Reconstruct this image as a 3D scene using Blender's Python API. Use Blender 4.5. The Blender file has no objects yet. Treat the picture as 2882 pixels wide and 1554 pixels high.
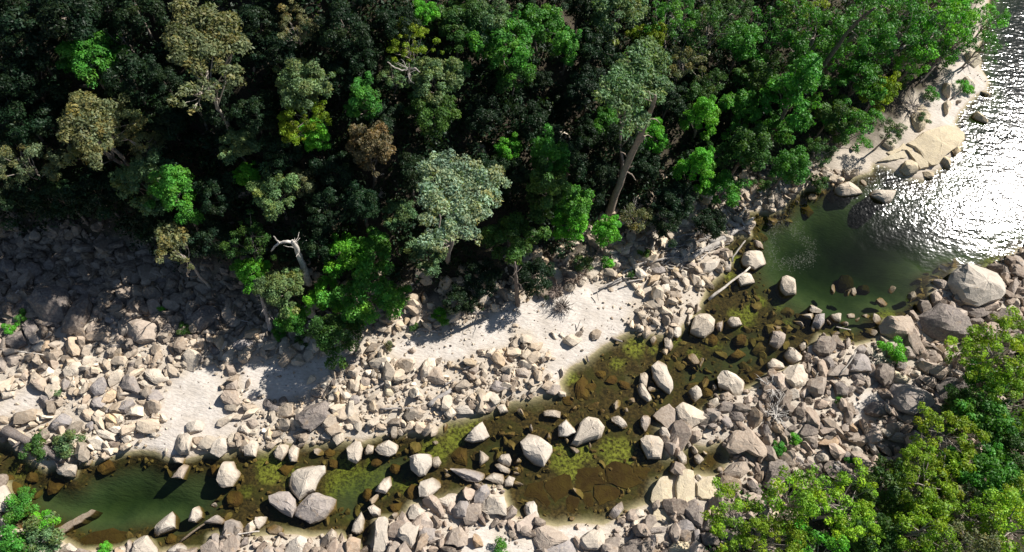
import bpy, math, random
import numpy as np

# ------------------------------------------------------------------ camera, sky, sun, exposure
scene = bpy.context.scene
PW, PH, FPX = 2882.0, 1554.0, 1947.0
CAM = np.array([0.0, 0.0, 60.0])
_d = np.array([(1287 - PW / 2) / FPX, (1712 - PH / 2) / FPX, 1.0]); _d /= np.linalg.norm(_d)
_Z = -_d
_Y = np.array([0, 0, 1.0]) - _d[2] * _d; _Y /= np.linalg.norm(_Y)
ROT = np.array([np.cross(_Y, _Z), _Y, _Z])          # camera axes (right, down, forward) -> world
from mathutils import Matrix, Vector
cam_data = bpy.data.cameras.new("camera")
cam_data.sensor_fit = 'HORIZONTAL'; cam_data.sensor_width = 36.0
cam_data.lens = FPX / PW * 36.0; cam_data.clip_start = 0.5; cam_data.clip_end = 4000
cam = bpy.data.objects.new("camera", cam_data)
scene.collection.objects.link(cam)
_r, _u, _b = ROT @ [1, 0, 0], ROT @ [0, -1, 0], ROT @ [0, 0, -1]
cam.matrix_world = Matrix(((_r[0], _u[0], _b[0], CAM[0]), (_r[1], _u[1], _b[1], CAM[1]),
                           (_r[2], _u[2], _b[2], CAM[2]), (0, 0, 0, 1)))
scene.camera = cam

SUN_AZ, SUN_EL = math.radians(43.0), math.radians(41.0)      # azimuth measured from +X towards +Y
SUNV = np.array([math.cos(SUN_EL) * math.cos(SUN_AZ), math.cos(SUN_EL) * math.sin(SUN_AZ), math.sin(SUN_EL)])
world = bpy.data.worlds.new("World"); scene.world = world; world.use_nodes = True
wn = world.node_tree.nodes; wn.clear()
sky = wn.new("ShaderNodeTexSky"); sky.sky_type = 'NISHITA'; sky.sun_disc = False
sky.sun_elevation = SUN_EL; sky.sun_rotation = math.pi / 2 - SUN_AZ
sky.air_density = 1.0; sky.dust_density = 0.4; sky.ozone_density = 1.0
bg = wn.new("ShaderNodeBackground"); bg.inputs[1].default_value = 0.05
wo = wn.new("ShaderNodeOutputWorld")
world.node_tree.links.new(sky.outputs[0], bg.inputs[0]); world.node_tree.links.new(bg.outputs[0], wo.inputs[0])
sun_data = bpy.data.lights.new("sun", 'SUN'); sun_data.energy = 5.0
sun_data.angle = math.radians(0.53); sun_data.color = (1.0, 0.96, 0.905)
sun = bpy.data.objects.new("sun", sun_data); scene.collection.objects.link(sun)
sun.rotation_euler = Vector(SUNV).to_track_quat('Z', 'Y').to_euler()
sun.location = (60, 60, 120)
scene.view_settings.view_transform = 'Standard'; scene.view_settings.look = 'None'
scene.view_settings.exposure = 0.8; scene.view_settings.gamma = 1.0
scene.render.engine = 'CYCLES'
cy = scene.cycles
cy.max_bounces = 6; cy.diffuse_bounces = 2; cy.glossy_bounces = 2; cy.transmission_bounces = 2
cy.transparent_max_bounces = 8; cy.volume_bounces = 0
cy.caustics_reflective = False; cy.caustics_refractive = False
cy.use_denoising = True
cy.use_adaptive_sampling = False

RNG = np.random.default_rng(11)
random.seed(11)
COL = scene.collection

# ------------------------------------------------------------------ pixel / ground helpers (places where things stand)
def rays(u, v):
    u = np.atleast_1d(np.asarray(u, float)); v = np.atleast_1d(np.asarray(v, float))
    c = np.stack([(u - PW / 2) / FPX, (v - PH / 2) / FPX, np.ones_like(u)], 1)
    return c @ ROT.T
def flat(pts, z=0.0):
    p = np.asarray(pts, float); r = rays(p[:, 0], p[:, 1])
    return (CAM + r * ((z - CAM[2]) / r[:, 2])[:, None])[:, :2]
def project(P):
    c = (np.atleast_2d(P) - CAM) @ ROT
    return np.stack([PW / 2 + FPX * c[:, 0] / c[:, 2], PH / 2 + FPX * c[:, 1] / c[:, 2]], 1)

def poly_sd(P, poly):
    """signed distance, positive inside"""
    P = np.asarray(P, float); poly = np.asarray(poly, float)
    d2 = np.full(len(P), 1e18); inside = np.zeros(len(P), bool)
    n = len(poly)
    for i in range(n):
        a, b = poly[i], poly[(i + 1) % n]
        ab = b - a; L = ab @ ab + 1e-12
        t = np.clip(((P - a) @ ab) / L, 0, 1)
        q = P - a - t[:, None] * ab
        d2 = np.minimum(d2, (q * q).sum(1))
        c = (a[1] > P[:, 1]) != (b[1] > P[:, 1])
        if abs(ab[1]) > 1e-12:
            inside ^= c & (P[:, 0] < a[0] + (P[:, 1] - a[1]) * ab[0] / ab[1])
    d = np.sqrt(d2)
    return np.where(inside, d, -d)

def _hash(ix, iy, s):
    n = (ix.astype(np.int64) * 374761393 + iy.astype(np.int64) * 668265263 + s * 974634777) & 0xffffffff
    n = ((n ^ (n >> 13)) * 1274126177) & 0xffffffff
    return ((n ^ (n >> 16)) & 0xffff) / 65535.0
def vnoise(x, y, s=0):
    ix, iy = np.floor(x), np.floor(y); fx, fy = x - ix, y - iy
    fx = fx * fx * (3 - 2 * fx); fy = fy * fy * (3 - 2 * fy)
    a, b = _hash(ix, iy, s), _hash(ix + 1, iy, s); c, d = _hash(ix, iy + 1, s), _hash(ix + 1, iy + 1, s)
    return (a + (b - a) * fx) * (1 - fy) + (c + (d - c) * fx) * fy
def fbm(x, y, s=0, o=4):
    r, a, t = 0, 0.5, 0
    for i in range(o):
        r = r + a * vnoise(x, y, s + i); t += a; x = x * 2.03 + 17.1; y = y * 2.03 - 9.7; a *= .5
    return r / t - 0.5
def smooth(a, b, x):
    t = np.clip((x - a) / (b - a), 0, 1); return t * t * (3 - 2 * t)

S = 720 / 2564.0
TILES = {'A': (0, 774), 'B': (0, 1164), 'C': (720, 774), 'D': (720, 1164), 'E': (1440, 774), 'G': (1440, 1164),
         'F': (2160, 774), 'H': (2160, 1164), 'I': (2160, 100), 'J': (2160, 420), 'K': (1440, 484)}
def tp(tile, flatlist):
    a = np.array(flatlist, float).reshape(-1, 2); o = TILES[tile]
    return a * S + np.array(o)
def nums(s): return [float(x) for x in s.split()]
KO = PW / 2576.0                                     # overview sheet -> photo pixels

# ------------------------------------------------------------------ terrain
WATER_PX = nums("""-60 1240 20 1240 60 1270 90 1300 130 1322 157 1310 205 1340 216 1304 270 1299 309 1287 351 1276 393 1268 438 1273 469 1290
525 1293 562 1282 590 1276 637 1282 654 1262 685 1270 748 1268 776 1251 846 1251 888 1251 917 1245 973 1243 1018 1245 1065 1229 1127 1220
1186 1220 1239 1209 1253 1186 1293 1181 1338 1170 1394 1150 1440 1130 1468 1128 1496 1122 1533 1111 1586 1108 1575 1077 1603 1035 1648 1013
1693 976 1743 948 1774 931 1819 942 1889 942 1917 920 1954 886 1974 850 1990 807 2030 770 2058 737 2032 697 2072 658 2114 664 2108 624 2094 596
2160 598 2199 594 2225 560 2267 530 2306 530 2328 521 2351 527 2373 513 2413 496 2452 485 2458 462 2497 473 2514 482 2525 496 2567 504 2598 510
2623 487 2649 476 2677 445 2699 420 2710 403 2710 378 2688 347 2699 322 2722 294 2750 268 2778 257 2783 226 2758 187 2761 167 2747 145 2764 117
2780 40 2790 -60""")
WATER_PX2 = nums("""2882 690 2845 718 2786 757 2690 757 2674 796 2626 791 2620 830 2623 853 2592 878 2573 895 2525 898 2491 900 2483 923 2466 956
2413 971 2356 954 2306 942 2286 976 2258 996 2255 1018 2216 1041 2171 1044 2160 1055 2136 1080 2114 1091 2024 1111 1996 1147 1974 1161 1856 1200
1872 1285 1900 1285 1917 1268 1943 1248 1982 1257 2030 1245 2058 1290 2018 1344 1968 1338 1906 1327 1889 1344 1839 1366 1830 1417 1805 1422
1777 1434 1701 1476 1637 1470 1566 1481 1519 1470 1477 1459 1440 1445 1422 1403 1416 1366 1338 1366 1290 1397 1225 1411 1155 1417 1133 1453
1096 1459 1054 1459 1051 1509 1018 1570 1000 1529 967 1512 953 1501 917 1506 872 1509 832 1501 770 1504 720 1509 632 1501 584 1509 587 1548
463 1549 444 1560 421 1523 365 1526 334 1543 225 1549 191 1529 168 1515 90 1498 34 1476 30 1430 28 1394 20 1360 0 1358 -60 1360""")
_w1 = flat(np.array(WATER_PX).reshape(-1, 2)); _w2 = flat(np.array(WATER_PX2).reshape(-1, 2))
WATER = np.vstack([[[-400, -2]], _w1, [[75, 125], [150, 320], [900, 700], [900, 120], [110, 52]], _w2, [[-400, -14]]])
FOREST_N_PX = nums("""-150 690 60 690 200 700 400 720 560 790 680 850 800 920 900 925 1000 880 1120 850 1250 830 1400 815 1500 770 1600 735 1700 690 1800 640
1900 600 2010 565 2120 510 2250 470 2330 430 2440 380 2520 320 2590 250 2660 180 2710 110 2740 40 2760 -60""")
_fn = flat(np.array(FOREST_N_PX).reshape(-1, 2), 1.0)
FOREST_N = np.vstack([[[-500, 28]], _fn, [[66, 120], [135, 320], [135, 900], [-500, 900]]])
FOREST_S_PX = (np.array(nums("""2640 770 2560 830 2440 880 2380 960 2330 1050 2240 1120 2080 1180 1950 1200 1850 1225 1795 1260 1780 1330 1765 1420""")).reshape(-1, 2) * KO)
_fs = flat(FOREST_S_PX, 1.0)
FOREST_S = np.vstack([[[400, 34]], _fs, [[18, -20], [25, -400], [400, -400]]])

SAND = [tp('A', nums("1640 1200 1750 1080 1960 960 2150 950 2190 1080 2230 1200 2260 1330 2330 1500 2280 1600 2100 1640 1920 1600 1880 1830 1660 1830 1420 1750 1300 1690 1580 1620 1480 1560 1700 1510 1640 1440 1600 1380 1640 1300")),
        tp('A', nums("140 1200 330 1150 410 1200 350 1320 250 1420 0 1440 -80 1400 60 1300")),
        tp('C', nums("-100 880 300 900 780 860 720 1000 560 1170 200 1260 -100 1230")),
        np.vstack([tp('C', nums("1330 740 1640 600 1900 640 2100 540 2400 400 2564 300")), tp('E', nums("400 240 760 110 1240 100 1180 280 1130 480 1190 560 740 850 560 950 480 1080 380 1060 330 930 450 830 330 720 180 560 0 500")),
                   tp('C', nums("2520 690 2300 760 1950 860 1650 900 1450 850"))]),
        tp('F', nums("900 1190 1000 1130 1080 1180 1150 1260 1050 1270 980 1340 990 1480 930 1490 850 1450 850 1340 880 1280")),
        tp('G', nums("430 1130 700 1090 950 1140 960 1200 700 1280 600 1260 500 1190")),
        tp('D', nums("2050 1420 2120 1220 2150 1150 2340 1140 2430 1240 2640 1290 2800 1330 2800 1480 2050 1480")),
        tp('I', nums("1600 930 1640 800 1640 600 1760 440 1870 330 2000 220 2090 160 2140 280 2080 330 2200 430 2200 580 2060 600 1990 680 1890 880 1760 900")),
        ]
SAND_W = [flat(s, 0.4) for s in SAND]
# lime algae-covered sand patches under the stream and deep holes: (u, v, radius m, strength)
ALGAE = [(1225, 1265, 2.2), (1290, 1225, 1.8), (1330, 1190, 1.3), (1000, 1340, 3.2), (930, 1365, 1.8), (760, 1320, 2.0), (830, 1350, 1.5), (1100, 1335, 1.6), (690, 1385, 1.3),
         (640, 1335, 1.2), (1790, 970, 1.7), (1740, 1020, 1.2), (1840, 985, 1.0), (1900, 960, 1.2), (2010, 960, 1.3), (2090, 895, 1.7), (2120, 870, 1.2), (2150, 845, 1.0), (1610, 1290, 2.4), (1740, 1270, 1.9),
         (1600, 1060, 1.2), (1960, 1000, 1.2), (2080, 730, 1.2), (2050, 770, 1.0), (1560, 1090, 1.0), (2200, 850, 1.0), (2230, 905, .9), (820, 1390, 1.1), (1130, 1365, 1.3), (2500, 880, 2.0), (2800, 745, 2.2), (60, 1320, 1.6)]
DEEP = [(330, 1400, 6.0, 2.6), (430, 1390, 5.0, 2.2), (200, 1400, 4.0, 1.6), (2450, 700, 10.0, 2.4), (2250, 680, 4.5, 1.6), (2620, 640, 14.0, 3.5), (2900, 420, 22.0, 5.0), (2870, 150, 20.0, 5.0), (3000, 620, 20, 5),
        (1000, 1430, 3.5, 0.9), (1120, 1300, 3.0, 0.7), (2120, 1010, 3.5, 0.8), (1980, 1060, 3, 0.6), (1400, 1290, 3, .5)]
_alg = [(flat([(u, v)])[0], r) for u, v, r in ALGAE]
_deep = [(flat([(u, v)])[0], r, d) for u, v, r, d in DEEP]

def terrain(P):
    x, y = P[:, 0], P[:, 1]
    dw = -poly_sd(P, WATER); dn = poly_sd(P, FOREST_N); ds = poly_sd(P, FOREST_S)
    n1 = fbm(x * .25, y * .25, 3); n2 = fbm(x * .9, y * .9, 9, 3); n3 = fbm(x * .05, y * .05, 21, 3)
    # land
    l = np.clip(dw, 0, None)
    land = 0.22 * (1 - np.exp(-l / 0.7)) + 0.055 * np.minimum(l, 22) + 0.45 * n1 * smooth(0.3, 4, l) + 0.14 * n2 * smooth(.2, 1.5, l)
    n = np.clip(dn, 0, None)
    steep = smooth(22, -26, x)                          # gorge wall raised up-stream to shade the left slope, spur ends at the lake
    left = smooth(8, -22, x)
    hill = (0.36 + 0.50 * left) * n + (0.40 * steep + 0.05) * np.clip(n - 20, 0, None) + (2.2 * n1 + 5.0 * n3) * smooth(2, 18, n)
    cap = 16 + 62 * steep
    hill = cap * (1 - np.exp(-hill / cap)) * (1.0)
    s = np.clip(ds, 0, None)
    hs = 0.42 * s + (1.5 * n1 + 3 * n3) * smooth(1, 10, s); hs = 50 * (1 - np.exp(-hs / 50))
    land = land + hill + hs
    # river bed
    w = np.clip(-dw, 0, None)
    mx = np.full(len(P), 0.34) + 0.16 * n1 + 0.14 * n2
    for c, r, d in _deep:
        q = ((x - c[0]) ** 2 + (y - c[1]) ** 2) / (r * r)
        mx = mx + d * np.exp(-q * 1.6)
    mx = mx + 5 * smooth(60, 90, x) * smooth(0, 6, w)
    bed = -mx * (1 - np.exp(-w * 0.75 / np.maximum(mx, .2)))
    return np.where(dw > 0, land, bed)

GX0, GX1, GY0, GY1, GS = -82.0, 84.0, -26.0, 118.0, 0.34
ax = np.arange(GX0, GX1, GS); ay = np.arange(GY0, GY1, GS)
XX, YY = np.meshgrid(ax, ay)
HGRID = terrain(np.stack([XX.ravel(), YY.ravel()], 1)).reshape(XX.shape)
def hz(x, y):
    x = np.atleast_1d(np.asarray(x, float)); y = np.atleast_1d(np.asarray(y, float))
    fx = np.clip((x - GX0) / GS, 0, len(ax) - 1.001); fy = np.clip((y - GY0) / GS, 0, len(ay) - 1.001)
    i, j = fx.astype(int), fy.astype(int); fx -= i; fy -= j
    return (HGRID[j, i] * (1 - fx) + HGRID[j, i + 1] * fx) * (1 - fy) + (HGRID[j + 1, i] * (1 - fx) + HGRID[j + 1, i + 1] * fx) * fy
def hit(u, v, dz=0.0, floor=-1e9):
    """where the sight line through a photo pixel meets the ground raised by dz"""
    r = rays(u, v); n = len(r); dz = np.broadcast_to(np.asarray(dz, float), (n,)); floor = np.broadcast_to(np.asarray(floor, float), (n,))
    t = (np.maximum(CAM[2] - 52.0, 1.0)) / -r[:, 2]
    for _ in range(46):
        P = CAM + r * t[:, None]
        gap = P[:, 2] - np.maximum(hz(P[:, 0], P[:, 1]), floor) - dz
        if np.abs(gap).max() < .01: break
        t = t + gap * .55 / -r[:, 2]
    return CAM + r * t[:, None]

# ------------------------------------------------------------------ mesh and object helpers
def mesh_from(name, V, F, smooth_shade=False):
    """V (n,3); F (m,k) int array with constant k"""
    V = np.asarray(V, np.float32); F = np.asarray(F, np.int32); m, k = F.shape
    me = bpy.data.meshes.new(name)
    me.vertices.add(len(V)); me.vertices.foreach_set("co", V.ravel())
    me.loops.add(m * k); me.loops.foreach_set("vertex_index", F.ravel())
    me.polygons.add(m)
    me.polygons.foreach_set("loop_start", np.arange(0, m * k, k, dtype=np.int32))
    me.polygons.foreach_set("loop_total", np.full(m, k, np.int32))
    me.polygons.foreach_set("use_smooth", np.full(m, bool(smooth_shade)))
    me.update(calc_edges=True); me.validate()
    return me
def obj(name, me, mat=None, parent=None, color=None):
    o = bpy.data.objects.new(name, me); COL.objects.link(o)
    if mat is not None and me is not None and not me.materials: me.materials.append(mat)
    if parent is not None: o.parent = parent
    if color is not None: o.color = (*color, 1.0)
    return o
def tag(o, label=None, cat=None, group=None, kind=None):
    if label: o["label"] = label
    if cat: o["category"] = cat
    if group: o["group"] = group
    if kind: o["kind"] = kind
    return o
def empty(name, loc, rz=0.0, sc=1.0):
    o = bpy.data.objects.new(name, None); COL.objects.link(o)
    o.location = loc; o.rotation_euler = (0, 0, rz); o.scale = (sc, sc, sc); o.empty_display_size = 0.3
    return o

# ------------------------------------------------------------------ materials
def mat_new(name):
    m = bpy.data.materials.new(name); m.use_nodes = True
    nt = m.node_tree; nt.nodes.clear()
    return m, nt, nt.nodes, nt.links
def N(nt, t, **kw):
    n = nt.nodes.new(t)
    for k, v in kw.items(): setattr(n, k, v)
    return n
def ramp(nt, stops, interp='LINEAR'):
    r = N(nt, "ShaderNodeValToRGB"); r.color_ramp.interpolation = interp
    e = r.color_ramp.elements
    while len(e) < len(stops): e.new(0.5)
    for q, (p, c) in zip(e, stops):
        q.position = p; q.color = (*c, 1) if len(c) == 3 else c
    return r
def noise(nt, vec, scale, detail=5, rough=.55, dist=0.0):
    n = N(nt, "ShaderNodeTexNoise"); n.inputs["Scale"].default_value = scale; n.inputs["Detail"].default_value = detail
    n.inputs["Roughness"].default_value = rough; n.inputs["Distortion"].default_value = dist
    nt.links.new(vec, n.inputs["Vector"]); return n
def mixc(nt, fac, a, b, blend='MIX'):
    m = N(nt, "ShaderNodeMix", data_type='RGBA', blend_type=blend); m.clamp_factor = True
    for s, x in ((0, fac), (6, a), (7, b)):
        if isinstance(x, (int, float)): m.inputs[s].default_value = x
        elif isinstance(x, tuple): m.inputs[s].default_value = (*x, 1) if len(x) == 3 else x
        else: nt.links.new(x, m.inputs[s])
    return m.outputs[2]
def mapr(nt, val, a, b, c=0.0, d=1.0):
    m = N(nt, "ShaderNodeMapRange", clamp=True); nt.links.new(val, m.inputs[0])
    for i, x in enumerate((a, b, c, d)): m.inputs[i + 1].default_value = x
    return m.outputs[0]
def mathn(nt, op, a, b=None):
    m = N(nt, "ShaderNodeMath", operation=op)
    for i, x in enumerate((a, b)):
        if x is None: continue
        if isinstance(x, (int, float)): m.inputs[i].default_value = x
        else: nt.links.new(x, m.inputs[i])
    return m.outputs[0]
def bump(nt, h, strength, dist):
    b = N(nt, "ShaderNodeBump"); b.inputs["Strength"].default_value = strength; b.inputs["Distance"].default_value = dist
    nt.links.new(h, b.inputs["Height"]); return b.outputs[0]
def finish(nt, col, rough=.9, normal=None, spec=.2):
    p = N(nt, "ShaderNodeBsdfPrincipled"); o = N(nt, "ShaderNodeOutputMaterial")
    nt.links.new(col, p.inputs["Base Color"])
    if isinstance(rough, (int, float)): p.inputs["Roughness"].default_value = rough
    else: nt.links.new(rough, p.inputs["Roughness"])
    p.inputs["Specular IOR Level"].default_value = spec
    if normal is not None: nt.links.new(normal, p.inputs["Normal"])
    nt.links.new(p.outputs[0], o.inputs[0]); return p

ALG_BROWN = (0.115, 0.068, 0.022)
def rock_material(name, island=False):
    m, nt, _, L = mat_new(name)
    geo = N(nt, "ShaderNodeNewGeometry"); tc = N(nt, "ShaderNodeTexCoord")
    pos = geo.outputs["Position"]
    if island:
        base = ramp(nt, [(0, (.20, .16, .125)), (.15, (.32, .265, .205)), (.35, (.44, .37, .285)), (.6, (.53, .45, .35)), (.85, (.62, .54, .43)), (1, (.50, .37, .22))])
        L.new(geo.outputs["Random Per Island"], base.inputs[0]); col = base.outputs[0]
        at = N(nt, "ShaderNodeAttribute", attribute_name="tint")
        col = mixc(nt, 1.0, col, at.outputs["Color"], 'MULTIPLY')
    else:
        oi = N(nt, "ShaderNodeObjectInfo"); col = oi.outputs["Color"]
    n1 = noise(nt, pos, 0.9, 6, .6, .3); n2 = noise(nt, pos, 5.0, 5, .65); n3 = noise(nt, pos, 19.0, 3, .6)
    col = mixc(nt, mapr(nt, n1.outputs[0], .45, .72, 0, .42), col, (.20, .165, .135))      # weathered dark varnish
    col = mixc(nt, mapr(nt, n2.outputs[0], .42, .68, .0, .28), col, (.62, .54, .43))      # fresh pale grain
    col = mixc(nt, mapr(nt, n3.outputs[0], .56, .75, 0, .5), col, (.15, .13, .11))
    st = noise(nt, pos, 1.7, 4, .6, 1.0); col = mixc(nt, mapr(nt, st.outputs[0], .60, .75, 0, .38), col, (.50, .33, .17))  # iron stain
    sep = N(nt, "ShaderNodeSeparateXYZ"); L.new(pos, sep.inputs[0])
    wl = mathn(nt, 'ADD', sep.outputs[2], mathn(nt, 'MULTIPLY', mathn(nt, 'SUBTRACT', n2.outputs[0], .5), .18))
    wet = mapr(nt, wl, 0.0, 0.10, 1, 0)
    alg = mixc(nt, mapr(nt, n1.outputs[0], .4, .62), ALG_BROWN, (.17, .115, .032))
    if not island:
        k5 = mixc(nt, 1.0, oi.outputs["Color"], (5.0, 5.0, 5.0), 'MULTIPLY'); cl = N(nt, "ShaderNodeMix", data_type='RGBA', blend_type='DARKEN')
        cl.inputs[0].default_value = 1.0; L.new(k5, cl.inputs[6]); cl.inputs[7].default_value = (1, 1, 1, 1)
        alg = mixc(nt, 1.0, alg, cl.outputs[2], 'MULTIPLY')
    col = mixc(nt, mapr(nt, wl, .10, .38, .75, 0), col, (.15, .11, .065))                 # damp stain above it
    col = mixc(nt, wet, col, alg)                                                          # algae coat below the water line
    h = mathn(nt, 'ADD', mathn(nt, 'MULTIPLY', n2.outputs[0], 1.0), mathn(nt, 'MULTIPLY', n3.outputs[0], .35))
    finish(nt, col, .92, bump(nt, h, .9, .07), .15)
    return m
ROCK = rock_material("sandstone"); STONES = rock_material("river_stones", True)

def leaf_material(name, trans=.32):
    m, nt, _, L = mat_new(name)
    oi = N(nt, "ShaderNodeObjectInfo"); geo = N(nt, "ShaderNodeNewGeometry")
    at = N(nt, "ShaderNodeAttribute", attribute_name="tint")
    col = mixc(nt, 1.0, oi.outputs["Color"], at.outputs["Color"], 'MULTIPLY')
    d = N(nt, "ShaderNodeBsdfPrincipled"); d.inputs["Roughness"].default_value = .5; d.inputs["Specular IOR Level"].default_value = .22
    L.new(col, d.inputs["Base Color"])
    t = N(nt, "ShaderNodeBsdfTranslucent"); L.new(mixc(nt, 1.0, col, (1.15, 1.25, .45), 'MULTIPLY'), t.inputs[0])
    mx = N(nt, "ShaderNodeMixShader"); mx.inputs[0].default_value = trans
    L.new(d.outputs[0], mx.inputs[1]); L.new(t.outputs[0], mx.inputs[2])
    o = N(nt, "ShaderNodeOutputMaterial"); L.new(mx.outputs[0], o.inputs[0])
    return m
LEAF = leaf_material("leaf")

def wood_material(name):
    m, nt, _, L = mat_new(name)
    oi = N(nt, "ShaderNodeObjectInfo"); tc = N(nt, "ShaderNodeTexCoord"); geo = N(nt, "ShaderNodeNewGeometry")
    n1 = noise(nt, geo.outputs["Position"], 3.0, 6, .65, .5); n2 = noise(nt, geo.outputs["Position"], 14.0, 4, .6)
    col = mixc(nt, mapr(nt, n1.outputs[0], .42, .66, 0, .65), oi.outputs["Color"], (.16, .125, .10))
    col = mixc(nt, mapr(nt, n2.outputs[0], .5, .7, 0, .45), col, (.48, .44, .39))
    finish(nt, col, .85, bump(nt, n2.outputs[0], .8, .05), .15)
    return m
WOOD = wood_material("weathered_wood")

def ground_material():
    m, nt, _, L = mat_new("riverbed_ground")
    geo = N(nt, "ShaderNodeNewGeometry"); pos = geo.outputs["Position"]
    zn = N(nt, "ShaderNodeAttribute", attribute_name="zone"); sp = N(nt, "ShaderNodeSeparateColor"); L.new(zn.outputs["Color"], sp.inputs[0])
    nA = noise(nt, pos, .6, 5, .6); nB = noise(nt, pos, 4.0, 5, .65); nC = noise(nt, pos, 16.0, 4, .7)
    grav = ramp(nt, [(.3, (.30, .255, .20)), (.5, (.45, .39, .315)), (.68, (.57, .505, .415))]); L.new(nC.outputs[0], grav.inputs[0])
    sand = mixc(nt, mapr(nt, nB.outputs[0], .35, .68), (.47, .42, .365), (.61, .555, .49))
    sand = mixc(nt, mapr(nt, nA.outputs[0], .46, .66, 0, .55), sand, (.40, .35, .29))      # coarser grey drifts
    sand = mixc(nt, mapr(nt, nC.outputs[0], .62, .74, 0, .6), sand, (.26, .21, .16))       # specks of litter and grit
    soil = mixc(nt, mapr(nt, nC.outputs[0], .4, .62), (.030, .026, .020), (.085, .068, .050))
    soil = mixc(nt, mapr(nt, nB.outputs[0], .52, .68, 0, .6), soil, (.10, .105, .04))
    col = mixc(nt, sp.outputs[0], grav.outputs[0], sand)
    col = mixc(nt, sp.outputs[1], col, soil)
    bed = mixc(nt, mapr(nt, nB.outputs[0], .4, .62), (.034, .023, .010), (.100, .062, .022))
    bed = mixc(nt, mapr(nt, nA.outputs[0], .48, .60, 0, .7), bed, (.060, .052, .014))
    alg = mixc(nt, mapr(nt, nB.outputs[0], .32, .66), (.19, .20, .024), (.34, .34, .055))
    af = N(nt, "ShaderNodeAttribute", attribute_name="algae")
    bed = mixc(nt, mathn(nt, 'MULTIPLY', af.outputs["Fac"], mapr(nt, nB.outputs[0], .36, .58)), bed, alg)
    sep = N(nt, "ShaderNodeSeparateXYZ"); L.new(pos, sep.inputs[0])
    zz = mathn(nt, 'ADD', sep.outputs[2], mathn(nt, 'MULTIPLY', mathn(nt, 'SUBTRACT', nB.outputs[0], .5), .12))
    col = mixc(nt, mapr(nt, zz, -.02, .12, 1, 0), col, (.34, .275, .175))               # damp rim
    silt = mixc(nt, mapr(nt, nA.outputs[0], .38, .62), (.115, .135, .080), (.175, .185, .105))
    bed = mixc(nt, mapr(nt, zz, -1.3, -.6, 1, 0), bed, silt)                              # fine silt settles in the deep holes
    col = mixc(nt, mapr(nt, zz, -.28, -.03, 1, 0), col, bed)
    wv = N(nt, "ShaderNodeTexNoise"); mp = N(nt, "ShaderNodeMapping"); mp.inputs["Rotation"].default_value[2] = .7; mp.inputs["Scale"].default_value = (1.2, 3.4, 1)
    L.new(pos, mp.inputs[0]); L.new(mp.outputs[0], wv.inputs[0]); wv.inputs["Scale"].default_value = 1.5; wv.inputs["Detail"].default_value = 3
    h = mathn(nt, 'ADD', mathn(nt, 'MULTIPLY', wv.outputs[0], 1.3), mathn(nt, 'MULTIPLY', nC.outputs[0], .5))
    finish(nt, col, .95, bump(nt, h, .6, .10), .1)
    return m
GROUND = ground_material()

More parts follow.
